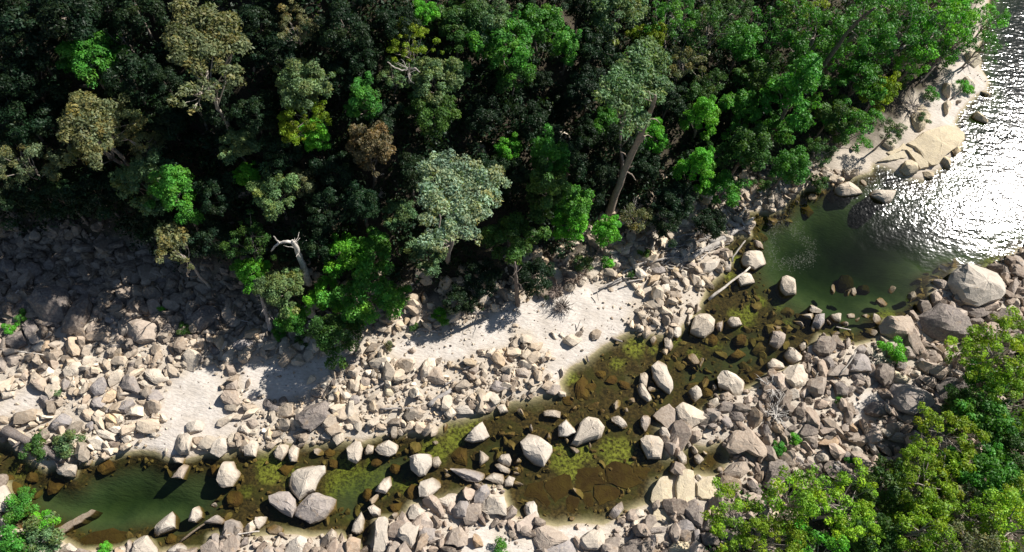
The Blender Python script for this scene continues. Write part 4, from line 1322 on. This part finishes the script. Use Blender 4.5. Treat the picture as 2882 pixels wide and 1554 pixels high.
TREES_S = """
1850 1300 185 lm open|2000 1240 190 lm wispy|2130 1290 190 lm open|1960 1370 170 ye open|2070 1390 150 br wispy|2320 1160 135 ye open|2400 1110 170 ye open|2330 1230 170 ye open|2230 1250 150 mid dense
2425 1030 120 mid dense|2520 900 190 lm open|2450 890 110 lm open|2560 1000 150 lm open|2480 1060 150 em dense|2500 1180 150 em dense|2420 1260 110 fl open|2540 1320 170 lm wispy|2320 1340 170 ye wispy
2450 1380 150 ol wispy|2560 1250 130 ye wispy|2470 1310 120 lm wispy|2260 1300 120 ye open|2380 1190 110 em dense|2200 1370 140 mid dense|2580 1150 130 mid dense|2570 840 110 lm open|2480 970 105 em dense
"""
SHRUBS = """
170 1115 70 gr|95 1128 60 mid|55 1285 70 em|80 1245 40 em|110 1350 100 gr|40 1365 90 em|120 1320 60 br|262 1382 35 br|1465 665 60 gr|1110 797 55 br|2245 885 70 br|2000 1105 36 br|1960 1130 45 em|1700 1110 1 em
2370 820 40 em|22 828 34 br|405 775 26 br|55 795 34 em|460 830 40 mid|100 1100 34 gr|1260 1385 60 em|2370 150 60 br|2420 215 34 br|2320 300 34 mid|2440 225 26 br|2115 1010 20 em|2345 235 40 em|1530 660 40 br|1620 640 40 mid|140 985 20 gr|2140 1160 24 em
700 840 40 em|760 850 40 mid|2270 200 50 mid|2200 290 50 em|2060 460 50 mid|1920 470 45 mid|1590 690 30 mid|980 870 26 ol|1040 820 30 mid
"""
def copy_tree(p, name, loc, rz, sc, color, bark, crown_part="crown"):
    e = empty(name, loc, rz, sc)
    t = obj("trunk", p['trunk'], WOOD, e, bark)
    c = obj(crown_part, p['crown'], LEAF, e, color)
    return e
trng = np.random.default_rng(8)
tree_spots = []
def add_tree(u, v, wpx, colk, kind, big=1.0, group="trees of the far slope"):
    ps = PROTOS[kind]; p = ps[trng.integers(len(ps))]
    sc = 1.0
    for _ in range(3):
        g = hit([u], [v], dz=p['zc'] * sc)[0]
        dist = np.linalg.norm(g - CAM); sc = wpx / FPX * dist / (2 * (p['R'] + .55)) * big
        sc = float(np.clip(sc, .3, 1.7))
    z0 = hz(g[0], g[1])[0]
    cj = np.array(LEAFC[colk]) * trng.uniform(.85, 1.18) * np.array([1 + trng.normal(0, .06), 1, 1 + trng.normal(0, .06)])
    bark = (.30, .26, .22) if kind in ('open', 'wispy') else (.17, .14, .115)
    e = copy_tree(p, "tree" if kind != 'shrub' else "shrub", (g[0], g[1], max(z0, 0) - .05), trng.uniform(0, 6.28), sc, np.clip(cj, .005, .9), bark)
    e.rotation_euler[0] = trng.normal(0, .05); e.rotation_euler[1] = trng.normal(0, .05)
    form = {'dense': 'round-crowned', 'open': 'open-crowned', 'tall': 'narrow', 'wispy': 'feathery', 'shrub': 'low'}[kind]
    noun = 'shrub' if kind == 'shrub' else 'tree'
    THINGS.append((e, np.array([u, v]), noun, f"{LEAFW[colk]} {form}", group if noun == 'tree' else "shrubs among the rocks", noun))
    tree_spots.append((g[0], g[1], sc * p['R'])); return e
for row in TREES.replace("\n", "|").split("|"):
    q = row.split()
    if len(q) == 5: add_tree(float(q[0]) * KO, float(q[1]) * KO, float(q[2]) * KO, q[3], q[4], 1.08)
for row in TREES_S.replace("\n", "|").split("|"):
    q = row.split()
    if len(q) == 5: add_tree(float(q[0]) * KO, float(q[1]) * KO, float(q[2]) * KO, q[3], q[4], .88, "trees of the near slope")
for row in SHRUBS.replace("\n", "|").split("|"):
    q = row.split()
    if len(q) == 4 and float(q[2]) > 5: add_tree(float(q[0]) * KO, float(q[1]) * KO, float(q[2]) * KO, q[3], 'shrub', 1.0)

# ---- the closed canopy between them
fill = np.random.default_rng(66); nfill = 0
for P in fill.uniform([-66, 14], [62, 86], (2600, 2)):
    if nfill >= 60: break
    if poly_sd(P[None], FOREST_N)[0] < 2.5: continue
    zf = hz(P[0], P[1])[0]; pu = project(np.array([P[0], P[1], zf + 4.0]))[0]
    if not (-60 < pu[0] < 2720 and -60 < pu[1] < 900): continue
    if min(math.hypot(P[0] - t[0], P[1] - t[1]) - .55 * t[2] for t in tree_spots) < 1.5: continue
    right = pu[0] > 1850
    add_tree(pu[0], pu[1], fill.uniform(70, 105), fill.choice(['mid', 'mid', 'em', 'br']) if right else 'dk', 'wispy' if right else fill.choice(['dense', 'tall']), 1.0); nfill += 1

# ---- trees that stand out: their crowns traced clump by clump: (u, v, radius) on the overview sheet, base pixel, crown height
def hero(name, base, zc, lobes, colk, desc, bark, slope=.0, leaf=.21, dens=46, trunk_r=.3, limbs=True, colvar=.12):
    rng = np.random.default_rng(len(desc) * 7 + int(base[0]))
    b = hit([base[0] * KO], [base[1] * KO])[0]
    C, r = [], []
    for u, v, q in lobes:
        z = b[2] + zc + slope * (v - lobes[0][1])
        rr = rays([u * KO], [v * KO])[0]; P = CAM + rr * ((z - CAM[2]) / rr[2]); C.append(P - b)
        r.append(q * KO / FPX * np.linalg.norm(P - CAM))
    C = np.array(C); r = np.array(r)
    # break every lobe into small clumps
    C2, r2 = [], []
    for c, q in zip(C, r):
        k = max(3, int(6 * (q / .9) ** 1.3))
        d = rng.normal(size=(k, 3)); d /= np.linalg.norm(d, axis=1)[:, None]; d[:, 2] = np.abs(d[:, 2]) * .8
        C2.append(c + d * q * rng.uniform(.35, .85, (k, 1))); r2.append(rng.uniform(.42, .62, k) * min(q, 1.3))
    C2 = np.vstack(C2); r2 = np.concatenate(r2)
    V, F, T = leaves(C2, r2, (dens * 4 * r2 ** 2 * 1.4).astype(int) + 6, leaf, rng, .8, .35, colvar)
    e = empty(name, b)
    tb_ = Tubes(); top = C.mean(0) - np.array([0, 0, .5]); tr = bend((0, 0, -.6), top, rng, 8, .045)
    tb_.add(tr, np.linspace(1, .45, 8) * trunk_r, 8, .05, rng)
    for c in C[::2]:
        s = tr[rng.integers(3, 8)]; pts = bend(s, c, rng, 6, .10); tb_.add(pts, np.linspace(.36, .10, 6) * trunk_r, 6)
        for w in C2[np.argsort(((C2 - c) ** 2).sum(1))[:4]]: tb_.add(bend(pts[3], w, rng, 4, .08), np.linspace(.2, .06, 4) * trunk_r, 4)
    obj("trunk", tb_.mesh("trunk"), WOOD, e, bark)
    obj("crown", leaf_mesh("crown", V, F, T), LEAF, e, LEAFC[colk])
    tag(e, desc, "tree"); return e
hero("tree", (585, 330), 9.5, [(520, 60, 42), (470, 30, 30), (440, 85, 34), (575, 80, 38), (480, 110, 48), (530, 130, 44), (590, 120, 34), (450, 150, 30), (500, 165, 32), (560, 175, 24), (585, 195, 30), (600, 215, 20),
     (540, 215, 18), (510, 230, 26), (470, 240, 24), (450, 265, 20), (490, 275, 16), (530, 240, 16)], 'ol', "large olive gum tree with pale limbs standing alone in the dark upper slope", (.38, .33, .27), trunk_r=.20)
hero("tree", (1125, 655), 11.0, [(1100, 400, 26), (1130, 415, 34), (1085, 440, 34), (1170, 425, 36), (1120, 470, 46), (1200, 450, 38), (1240, 455, 34), (1270, 465, 22), (1070, 480, 28), (1165, 490, 48), (1215, 500, 42),
     (1250, 505, 26), (1100, 520, 42), (1150, 545, 42), (1195, 545, 34), (1080, 555, 30), (1130, 585, 32), (1180, 590, 28), (1200, 600, 18), (1075, 600, 26), (1105, 625, 26)], 'pa', "biggest silvery pale tree with a broad dense crown above the sand bar", (.34, .29, .24), trunk_r=.26, leaf=.20, dens=52, colvar=.15)
hero("tree", (1565, 450), 14.0, [(1625, 130, 36), (1600, 160, 42), (1650, 165, 34), (1570, 195, 42), (1620, 205, 46), (1655, 215, 30), (1540, 230, 40), (1590, 245, 46), (1640, 255, 34), (1515, 255, 26), (1555, 285, 34), (1600, 295, 30), (1575, 325, 26), (1620, 320, 20)],
     'gr', "tall grey green tree rising behind the bare leaning trunk", (.25, .21, .18), trunk_r=.15, leaf=.2, dens=44)
hero("tree", (535, 728), 7.2, [(410, 590, 22), (440, 585, 26), (425, 615, 26), (405, 630, 20), (455, 605, 22), (440, 640, 18), (470, 655, 12), (400, 655, 12), (480, 675, 10)], 'ol',
     "slim leaning tree with thin olive crown at the edge of the shaded boulders", (.42, .36, .30), trunk_r=.16, dens=40)
hero("tree", (320, 430), 8.5, [(215, 265, 26), (250, 285, 34), (205, 300, 32), (285, 290, 30), (240, 320, 38), (195, 335, 32), (275, 330, 30), (220, 360, 32), (260, 365, 24), (235, 395, 24), (250, 415, 18), (310, 355, 16), (360, 370, 16)], 'ol',
     "rounded olive tree with clustered crown on the dark left slope", (.30, .26, .21), trunk_r=.18)

# ---- low undergrowth covering the forest floor
ur = np.random.default_rng(19)
def undergrowth(name, n, box, poly, label, colk, edge, lift=0.0):
    P = ur.uniform([box[0], box[1]], [box[2], box[3]], (n, 2)); sd = poly_sd(P, poly)
    P = P[(sd + fbm(P[:, 0] * .3, P[:, 1] * .3, 41) * 5 > edge) & (fbm(P[:, 0] * .45, P[:, 1] * .45, 47) > -.17)]
    C = np.column_stack([P, hz(P[:, 0], P[:, 1]) + ur.uniform(.1, .8, len(P)) + lift * ur.uniform(.3, 1, len(P))]); r = ur.uniform(.35, .9, len(P))
    V, F, T = leaves(C, r, (r ** 2 * 55).astype(int) + 4, .26, ur, .8, .3, .2)
    o = obj(name, leaf_mesh(name, V, F, T), LEAF, color=LEAFC[colk]); tag(o, label, "undergrowth", kind="stuff")
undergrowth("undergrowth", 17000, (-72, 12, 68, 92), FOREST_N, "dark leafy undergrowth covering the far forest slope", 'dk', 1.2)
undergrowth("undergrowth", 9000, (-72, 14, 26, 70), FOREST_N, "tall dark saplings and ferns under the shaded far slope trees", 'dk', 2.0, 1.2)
undergrowth("undergrowth", 1800, (15, -12, 66, 42), FOREST_S, "green leafy undergrowth below the near slope trees", 'mid', .8)

# ------------------------------------------------------------------ dead wood
drng = np.random.default_rng(23)
def at(u, v, dz=0.0): return hit([u], [v], dz, 0.0)[0]
def log(name, pa, pb, r0, r1, label, color=(.36, .32, .27), dz=(None, None), stubs=0, group=None, cat="log", sides=8, amp=.03, tile=None):
    """a fallen log between two photo pixels, resting on the ground or stones"""
    if tile: pa, pb = tp(tile, pa)[0], tp(tile, pb)[0]
    za = dz[0] if dz[0] is not None else r0 * .7; zb = dz[1] if dz[1] is not None else r1 * .7
    a, b = at(pa[0], pa[1], za), at(pb[0], pb[1], zb)
    P = bend(a, b, drng, 7, amp) - a
    tb_ = Tubes(); tb_.add(P, np.linspace(r0, r1, 7) * drng.uniform(.9, 1.1, 7), sides, .07, drng)
    for _ in range(stubs):
        k = drng.integers(2, 6); L = drng.uniform(.5, 1.4); d = drng.normal(size=3); d[2] = abs(d[2]) * .6; d /= np.linalg.norm(d)
        tb_.add(bend(P[k], P[k] + d * L, drng, 4, .08), np.linspace(.35, .1, 4) * r0, 5)
    o = obj(name, tb_.mesh(name), WOOD, color=color); o.location = a
    THINGS_FIXED.append(tag(o, label, cat, group)); return o
THINGS_FIXED = []
log("log", (40, 160), (640, 470), .42, .30, "thick dark fallen log by the left pool with shrubs on it", (.13, .11, .10), (.6, .45), 3, tile='B')
log("log", (1730, 1310), (1960, 1150), .26, .20, "straight grey weathered log lying on the cobble bar", (.33, .31, .29), tile='C')
log("log", (1400, 500), (1860, 575), .16, .10, "thin fallen log at the forest edge beside the green bush", (.36, .32, .28), tile='C')
log("branch", (1975, 1280), (2390, 955), .15, .09, "bare pale branch slanting down into the stream by the square slab", (.58, .52, .44), (.15, .5), tile='K', cat="branch")
log("branch", (20, 345), (190, 150), .11, .06, "pale stick poking up at the shaded left edge", (.45, .41, .37), (.1, .8), tile='A', cat="branch")
log("branch", (0, 742), (440, 802), .08, .05, "long thin pale pole across the stones at left", (.5, .45, .39), (.35, .35), tile='A', cat="branch")
log("branch", (2270, 420), (2540, 485), .08, .05, "thin stick in shade right of the big brown boulder", (.36, .32, .29), (.3, .3), tile='A', cat="branch")
log("branch", (2130, 385), (2500, 325), .12, .06, "forked branch at the shady top of the sand", (.40, .36, .31), (.15, .3), 2, tile='C', cat="branch")
log("branch", (1250, 1345), (1580, 1335), .10, .07, "short grey stick among the central cobbles", (.33, .30, .27), (.3, .3), tile='C', cat="branch")
log("branch", (1240, 1110), (1380, 1025), .08, .05, "small grey stick among pale cobbles", (.38, .34, .3), (.35, .35), tile='C', cat="branch")
log("branch", (2080, 945), (2240, 875), .08, .05, "grey stick below the sand edge cobbles", (.40, .36, .31), (.35, .35), tile='C', cat="branch")
log("branch", (1890, 1105), (1990, 1050), .09, .06, "stub of grey driftwood beside the tall tan block", (.33, .30, .27), (.3, .3), tile='C', cat="branch")
log("branch", (2210, 1235), (2600, 1180), .07, .05, "white stick lying over stones on the near bank", (.55, .50, .44), (.4, .4), tile='B', cat="branch")
log("branch", (1800, 1290), (2130, 1040), .09, .07, "dark sunken branch in the shallows", (.14, .10, .06), (-.05, -.02), tile='B', cat="branch")
log("branch", (690, 520), (835, 550), .07, .05, "small pale stick below the row of stones by the pool", (.5, .45, .39), (.2, .2), tile='F', cat="branch")
log("branch", (720, 1000), (890, 760), .08, .04, "twiggy bare branch leaning over dark boulders", (.46, .42, .36), (.5, .9), 3, tile='F', cat="branch")
log("branch", (470, 1040), (560, 890), .05, .03, "thin bare twig above the pale block", (.44, .40, .34), (.4, .8), 2, tile='F', cat="branch")
log("branch", (1000, 630), (1110, 670), .13, .09, "dark stub of wood at the water edge of the sand", (.20, .17, .15), (.1, .1), tile='E', cat="branch")
log("branch", (650, 555), (690, 450), .05, .03, "thin upright twig on the sand", (.42, .38, .33), (.05, .5), tile='E', cat="branch")
log("branch", (120, 895), (215, 800), .05, .04, "thin curved twig on pale pebbles", (.40, .36, .31), (.2, .2), tile='E', cat="branch")
log("branch", (210, 800), (320, 770), .06, .04, "short dark twig on pink pebbles", (.28, .24, .2), (.2, .2), tile='E', cat="branch")
log("branch", (770, 870), (750, 810), .10, .07, "dark peg of wood at the sand shore", (.16, .13, .11), (.05, .3), tile='E', cat="branch")
for k, (a, b) in enumerate([((660, 1240), (740, 1100)), ((1330, 140), (1480, 40)), ((1360, 120), (1620, 10)), ((1520, 480), (1690, 300)), ((1960, 330), (2120, 210)), ((1840, 640), (2000, 500))]):
    til = 'C' if k == 0 else 'I'
    log("branch", a, b, .10, .05, ["dark stick beside the shaded brown boulder", "pale dead limb in the upper right trees", "longer bleached limb in the upper right trees", "dark bare pole over the pale rocks", "dark bare pole at the lake point", "short dark twig on the pale sand"][k],
        (.5, .46, .42) if k in (1, 2) else (.10, .085, .075), (.4, 1.2) if k < 4 else (.5, .9), 2, tile=til, cat="branch")

# driftwood jam: every log of it
JAM = [((1790, 870), (2280, 560), .30, .22), ((1980, 700), (2330, 560), .26, .2), ((2110, 480), (2270, 540), .34, .30), ((2390, 620), (2270, 440), .12, .09), ((2270, 440), (2340, 360), .10, .12), ((1110, 1010), (1420, 860), .13, .08),
       ((960, 1150), (1380, 955), .14, .08), ((1380, 905), (1700, 860), .12, .07), ((1430, 890), (1960, 750), .10, .07), ((870, 1180), (1100, 1060), .09, .06), ((1100, 1070), (1310, 1060), .08, .05), ((1140, 1110), (1320, 1075), .08, .05),
       ((1620, 660), (1940, 580), .12, .08), ((1560, 960), (1700, 985), .10, .07), ((1880, 900), (2030, 750), .08, .05), ((1520, 840), (1690, 780), .11, .08), ((1600, 800), (1850, 700), .08, .06), ((1880, 640), (2110, 520), .09, .06),
       ((2210, 900), (2340, 690), .09, .08), ((1930, 760), (1940, 570), .06, .04), ((1990, 640), (2130, 560), .06, .04), ((860, 1200), (870, 1290), .05, .03), ((930, 980), (1150, 740), .07, .05), ((1490, 760), (1640, 700), .08, .05)]
for k in range(46):
    t = drng.uniform(); u = 1500 + 620 * t + drng.normal(0, 60); v = 860 - 270 * t + drng.normal(0, 45)
    L = drng.uniform(40, 150); an = -.45 + drng.normal(0, .5)
    JAM.append(((u - L * math.cos(an), v - L * math.sin(an)), (u + L * math.cos(an), v + L * math.sin(an)), drng.uniform(.04, .09), drng.uniform(.025, .05)))
thick = ["thickest bleached driftwood log lying along the jam towards the pool", "bleached driftwood log with broken end beside the pool edge", "short stout white log at the tip of the jam", "crooked white branch standing at the tip of the jam by the pool", "broken root end at the far tip of the jam",
         "long pale pole across the near end of the jam above the sand", "pale pole reaching from the jam onto the sand", "grey pole in the middle of the jam"]
for k, (a, b, r0, r1) in enumerate(JAM):
    g = drng.uniform(.26, .5)
    log("driftwood_log", a, b, r0, r1, thick[k] if k < len(thick) else None, (g, g * .92, g * .82),
        (drng.uniform(.15, .6), drng.uniform(.15, .6)), 1 if r0 > .1 else 0, "driftwood jam", "driftwood", 6 if r0 < .1 else 8, .05, 'K')

_ones = ["", "first", "second", "third", "fourth", "fifth", "sixth", "seventh", "eighth", "ninth", "tenth", "eleventh", "twelfth", "thirteenth", "fourteenth", "fifteenth", "sixteenth", "seventeenth", "eighteenth", "nineteenth"]
_tens = {2: "twent", 3: "thirt", 4: "fort", 5: "fift", 6: "sixt", 7: "sevent"}
def ordinal(i): return _ones[i] if i < 20 else (_tens[i // 10] + "ieth" if i % 10 == 0 else _tens[i // 10] + "y-" + _ones[i % 10])
sticks = [o for o in THINGS_FIXED if o.name.startswith("driftwood_log") and not o.get("label")]
sticks.sort(key=lambda o: -project(np.array(o.location))[0][0])
for i, o in enumerate(sticks):
    dm = max(o.dimensions); o["label"] = f"{'long' if dm > 4 else 'short' if dm < 2 else 'thin'} grey driftwood stick, {ordinal(i + 1)} counted from the pool end of the jam"
    o["category"] = "driftwood"

# ---- standing dead trees
def snag(name, base, tops, label, color, cat="dead tree"):
    """tops: chain of (pixel, height above base, radius) for the main stem; then branch chains"""
    b = hit([base[0] * KO], [base[1] * KO])[0]; e = empty(name, b)
    def P(u, v, z):
        rr = rays([u * KO], [v * KO])[0]; zz = b[2] + z; return CAM + rr * ((zz - CAM[2]) / rr[2]) - b
    for ci, ch in enumerate(tops):
        pts = np.array([P(u, v, z) for u, v, z, r in ch]); rad = [r for *_, r in ch]
        tt = np.linspace(0, 1, len(ch)); t2 = np.linspace(0, 1, 4 * len(ch))
        Q = np.stack([np.interp(t2, tt, pts[:, i]) for i in range(3)], 1) + drng.normal(0, .02, (len(t2), 3)); Rr = np.interp(t2, tt, rad)
        tb_ = Tubes(); tb_.add(Q, Rr, 9 if ci == 0 else 6, .07, drng)
        if ci == 0:
            for k in drng.integers(len(Q) // 2, len(Q), 9):
                dv = drng.normal(size=3); dv[2] = abs(dv[2]) * .5; L1 = drng.uniform(.5, 1.3)
                tb_.add(bend(Q[k], Q[k] + dv / np.linalg.norm(dv) * L1, drng, 4, .12), np.linspace(.04, .012, 4), 4)
        obj("trunk" if ci == 0 else "branch", tb_.mesh("trunk" if ci == 0 else "branch"), WOOD, e, color)
    return tag(e, label, cat)
snag("dead_tree", (1530, 545), [[(1530, 545, 0, .5), (1545, 500, 2.2, .36), (1570, 430, 5.8, .31), (1600, 365, 9.6, .27), (1625, 310, 12.8, .21), (1642, 265, 15.6, .18), (1650, 240, 17.2, .08)],
     [(1600, 365, 9.6, .24), (1612, 352, 10.6, .2), (1622, 343, 11.2, .1)],
     [(1572, 430, 5.8, .08), (1590, 440, 5.6, .06), (1600, 455, 5.2, .03)], [(1585, 400, 7.6, .08), (1570, 385, 8.4, .05), (1560, 382, 8.5, .02)], [(1560, 455, 4.5, .07), (1548, 462, 4.3, .03)], [(1630, 300, 13.2, .08), (1650, 300, 13.0, .05), (1660, 310, 12.6, .02)],
     [(1610, 345, 10.8, .07), (1630, 340, 10.6, .04), (1640, 345, 10.3, .02)], [(1575, 425, 6.2, .07), (1592, 418, 6.6, .03)]],
     "tall bare brown dead trunk with broken top leaning at the forest edge", (.30, .235, .18))
snag("dead_tree", (775, 712), [[(778, 715, 0, .32), (768, 680, 1.7, .27), (755, 650, 3.4, .24), (745, 622, 5.2, .20), (735, 606, 6.2, .15)],
     [(738, 612, 5.9, .14), (722, 607, 6.3, .13), (703, 611, 6.1, .11), (690, 622, 5.8, .09), (682, 632, 5.3, .05)], [(703, 612, 6.1, .08), (695, 602, 6.6, .06), (688, 594, 7.0, .03)], [(762, 672, 2.2, .14), (748, 682, 1.9, .10)], [(752, 640, 4.0, .12), (745, 632, 4.5, .05)]],
     "crooked white dead snag with a hooked limb above the forest edge", (.58, .54, .48))
snag("dead_tree", (1303, 768), [[(1303, 768, 0, .24), (1301, 745, 1.6, .21), (1299, 720, 3.2, .18), (1297, 690, 5.2, .14), (1295, 660, 7.0, .08)]], "dark slender dead trunk at the forest edge throwing its shadow on the sand", (.15, .12, .10))
snag("dead_tree", (680, 830), [[(682, 832, 0, .24), (674, 800, 1.6, .2), (664, 770, 3.2, .16), (655, 740, 4.8, .12)]], "thin grey dead trunk at the forest edge above the shaded sand", (.36, .33, .31))
snag("dead_tree", (1080, 190), [[(1032, 215, 0, .12), (1030, 190, 7, .10), (1028, 172, 9, .08)], [(1028, 174, 9, .07), (1010, 178, 9.2, .05), (985, 165, 9.6, .05), (975, 155, 10, .03)], [(1028, 174, 9, .06), (1045, 172, 9.4, .07), (1056, 182, 9.2, .03)]],
     "small white dead treetop with spread limbs below the yellow green tree", (.38, .35, .31))
snag("dead_tree", (2130, 230), [[(2020, 240, 0, .26), (2055, 185, 5, .24), (2100, 125, 9, .2), (2150, 60, 13, .15), (2200, 20, 16, .1)]], "long dark bare trunk leaning through the upper right trees", (.09, .075, .065))
snag("dead_tree", (2270, 180), [[(2245, 190, 0, .15), (2280, 130, 4, .13), (2330, 70, 8, .1), (2360, 30, 10, .06)]], "slender dark pole tree leaning toward the lake point", (.12, .10, .09))
snag("dead_tree", (2180, 130), [[(2190, 150, 0, .13), (2230, 90, 4.5, .11), (2275, 40, 8, .07)]], "thinner dark pole tree among the upper right crowns", (.14, .12, .10))

def twig_bush(u, v, r, color, label, n=60, zup=.8, name="dead_shrub", spread=1.0):
    b = at(u, v); tb_ = Tubes()
    for _ in range(n):
        an = drng.uniform(0, 6.28); L = r * drng.uniform(.5, 1.1); d = np.array([math.cos(an) * spread, math.sin(an) * spread, drng.uniform(.2, 1.0) * zup]); d /= np.linalg.norm(d)
        P = bend((0, 0, 0), d * L, drng, 5, .12); tb_.add(P, np.linspace(.05, .014, 5), 4)
        for q in range(2):
            k = drng.integers(2, 4); tb_.add(bend(P[k], P[k] + (d + drng.normal(0, .5, 3)) * L * .4, drng, 3, .1), np.linspace(.028, .01, 3), 3)
    o = obj(name, tb_.mesh(name), WOOD, color=color); o.location = b + np.array([0, 0, .35]); tag(o, label, "dead shrub"); return o
twig_bush(1940 * KO, 980 * KO, 1.25, (.74, .70, .64), "upper of two bleached leafless shrubs on the near bank rocks", 34)
twig_bush(1945 * KO, 1045 * KO, 1.2, (.72, .68, .62), "lower of two bleached leafless shrubs on the near bank rocks", 34)
twig_bush(1415 * KO, 775 * KO, .95, (.10, .08, .07), "dark charred tangle of roots on the white sand", 46, .5, "root_tangle")
twig_bush(1395 * KO, 740 * KO, 1.0, (.16, .12, .10), "dark dry bush shading the top of the white sand", 70, .8)
twig_bush(1440 * KO, 700 * KO, 1.5, (.22, .16, .12), "brown dry bush at the forest edge above the sand", 60, .8)
twig_bush(2290 * KO, 275 * KO, 1.6, (.40, .36, .32), "grey dead bush with curved limbs behind the rock shelf", 40, .8)
twig_bush(1590 * KO, 545 * KO, 1.6, (.5, .46, .42), "pale twiggy dead shrub beside the bare leaning trunk", 50, 1.2)

# ---- litter of leaves and twigs blown over the bars
lr = np.random.default_rng(14)
P = lr.uniform([-50, 2], [40, 48], (60000, 2)); dl = poly_sd(P, FOREST_N); dwl = -poly_sd(P, WATER)
P = P[(dwl > .3) & (dl < 2) & (lr.uniform(size=len(P)) < .03 + .55 * smooth(-6, 1, dl) * smooth(-.1, .25, fbm(P[:, 0] * .6, P[:, 1] * .6, 88)))]
P = P[:9000]; zl = hz(P[:, 0], P[:, 1]) + .03; an = lr.uniform(0, 6.28, len(P)); ln = lr.uniform(.05, .22, len(P)); wd = lr.uniform(.012, .04, len(P))
dx = np.stack([np.cos(an), np.sin(an), lr.normal(0, .2, len(P))], 1) * ln[:, None]; dy = np.stack([-np.sin(an), np.cos(an), lr.normal(0, .2, len(P))], 1) * wd[:, None]
B0 = np.column_stack([P, zl]); LV = np.stack([B0 - dx, B0 - dy, B0 + dx, B0 + dy], 1).reshape(-1, 3)
tag(obj("leaf_litter", mesh_from("leaf_litter", LV, np.arange(len(LV)).reshape(-1, 4)), WOOD, color=(.17, .125, .085)), "brown leaf and twig litter strewn below the forest edge", "litter", kind="stuff")

# ---- foam film turning slowly on the calm pool
fr_ = np.random.default_rng(4); FV, FF = [], []
ctr = np.array([1985, 605]) * KO
for _ in range(1300):
    a = fr_.uniform(0, 6.28); rr = 1 + fr_.normal(0, .22) + .15 * math.sin(3 * a)
    u = ctr[0] + (52 * rr) * math.cos(a) + 18 * math.sin(a); v = ctr[1] + (58 * rr) * math.sin(a) - 8 * math.cos(a) + 14
    if math.sin(a) < 0 and fr_.uniform() < .3: continue
    p = flat([(u, v)])[0]; s = fr_.uniform(.012, .035); k = len(FV); q = fr_.uniform(0, 1.5)
    FV += [(p[0] + s * math.cos(q + j * math.pi / 2), p[1] + s * math.sin(q + j * math.pi / 2), .006) for j in range(4)]; FF.append((k, k + 1, k + 2, k + 3))
fm, fnt, _, fl = mat_new("foam"); finish(fnt, N(fnt, "ShaderNodeRGB").outputs[0], .8); fnt.nodes["RGB"].outputs[0].default_value = (.13, .13, .11, 1)
tag(obj("foam", mesh_from("foam", np.array(FV), np.array(FF)), fm), "faint ring of foam flecks turning on the calm pool", "foam", kind="stuff")

# ------------------------------------------------------------------ labels that single each thing out
LM = [((845, 1275), "the twin grey boulders"), ((785, 650), "the crooked white snag"), ((1575, 400), "the tall bare trunk"), ((1750, 690), "the driftwood jam"), ((1160, 500), "the biggest silvery tree"), ((330, 1390), "the deep green pool"),
      ((2460, 720), "the massive boulder by the pool"), ((2390, 840), "the dark ridged boulder"), ((2300, 370), "the yellow rock shelf"), ((130, 770), "the largest shaded boulder"), ((1200, 1090), "the triangular stream rock"), ((790, 1040), "the big shaded brown boulder"),
      ((1120, 990), "the straight grey log"), ((1415, 775), "the charred root tangle"), ((1945, 1015), "the bleached shrubs"), ((2300, 1000), "the grey block by sand"), ((1500, 1190), "the sunken slab pool"), ((1720, 1240), "the yellow slabs"),
      ((480, 1000), "the left sand patch"), ((60, 1100), "the thick dark log"), ((520, 120), "the large olive gum"), ((430, 615), "the slim leaning tree"), ((250, 330), "the rounded olive tree"), ((1710, 1045), "the cracked double slab"),
      ((1660, 925), "the long stream block"), ((1765, 810), "the cracked boulder"), ((2130, 475), "the pale lakeside pair"), ((1985, 600), "the foam ring"), ((2050, 130), "the long dark pole"), ((1030, 180), "the white dead treetop"), ((1830, 730), "the slanting pale branch"),
      ((1480, 1080), "the big midstream boulder"), ((1340, 1130), "the wedge boulder"), ((1950, 1190), "the dark rounded boulder"), ((2550, 500), "the sun glitter"), ((2250, 870), "the lime shrub"), ((1600, 200), "the tall grey tree"), ((1110, 797), "the bright green bush"), ((360, 830), "the layered ledge boulder"), ((510, 790), "the brown banded boulder")]
LMP = np.array([l[0] for l in LM]) * KO
ORD = ["nearest", "second", "third", "fourth", "fifth", "sixth", "seventh", "eighth", "ninth", "tenth", "eleventh", "twelfth", "thirteenth", "fourteenth", "fifteenth", "sixteenth", "seventeenth", "eighteenth", "nineteenth", "twentieth"]
buckets = {}
for o, c, noun, desc, grp, cat in THINGS:
    d = np.hypot(*(LMP - c).T); k = int(np.argmin(d + (d < 26) * 1e4)); v = c - LMP[k]
    dr = ("right of" if v[0] > 0 else "left of") if abs(v[0]) > abs(v[1]) else ("below" if v[1] > 0 else "above")
    buckets.setdefault((k, dr, noun), []).append((d[k], o, desc, grp, cat))
for (k, dr, noun), L_ in buckets.items():
    L_.sort(key=lambda t: t[0])
    for i, (_, o, desc, grp, cat) in enumerate(L_):
        tag(o, f"{desc} {noun}, {ORD[min(i, 19)]} one {dr} {LM[k][1]}", cat, grp)
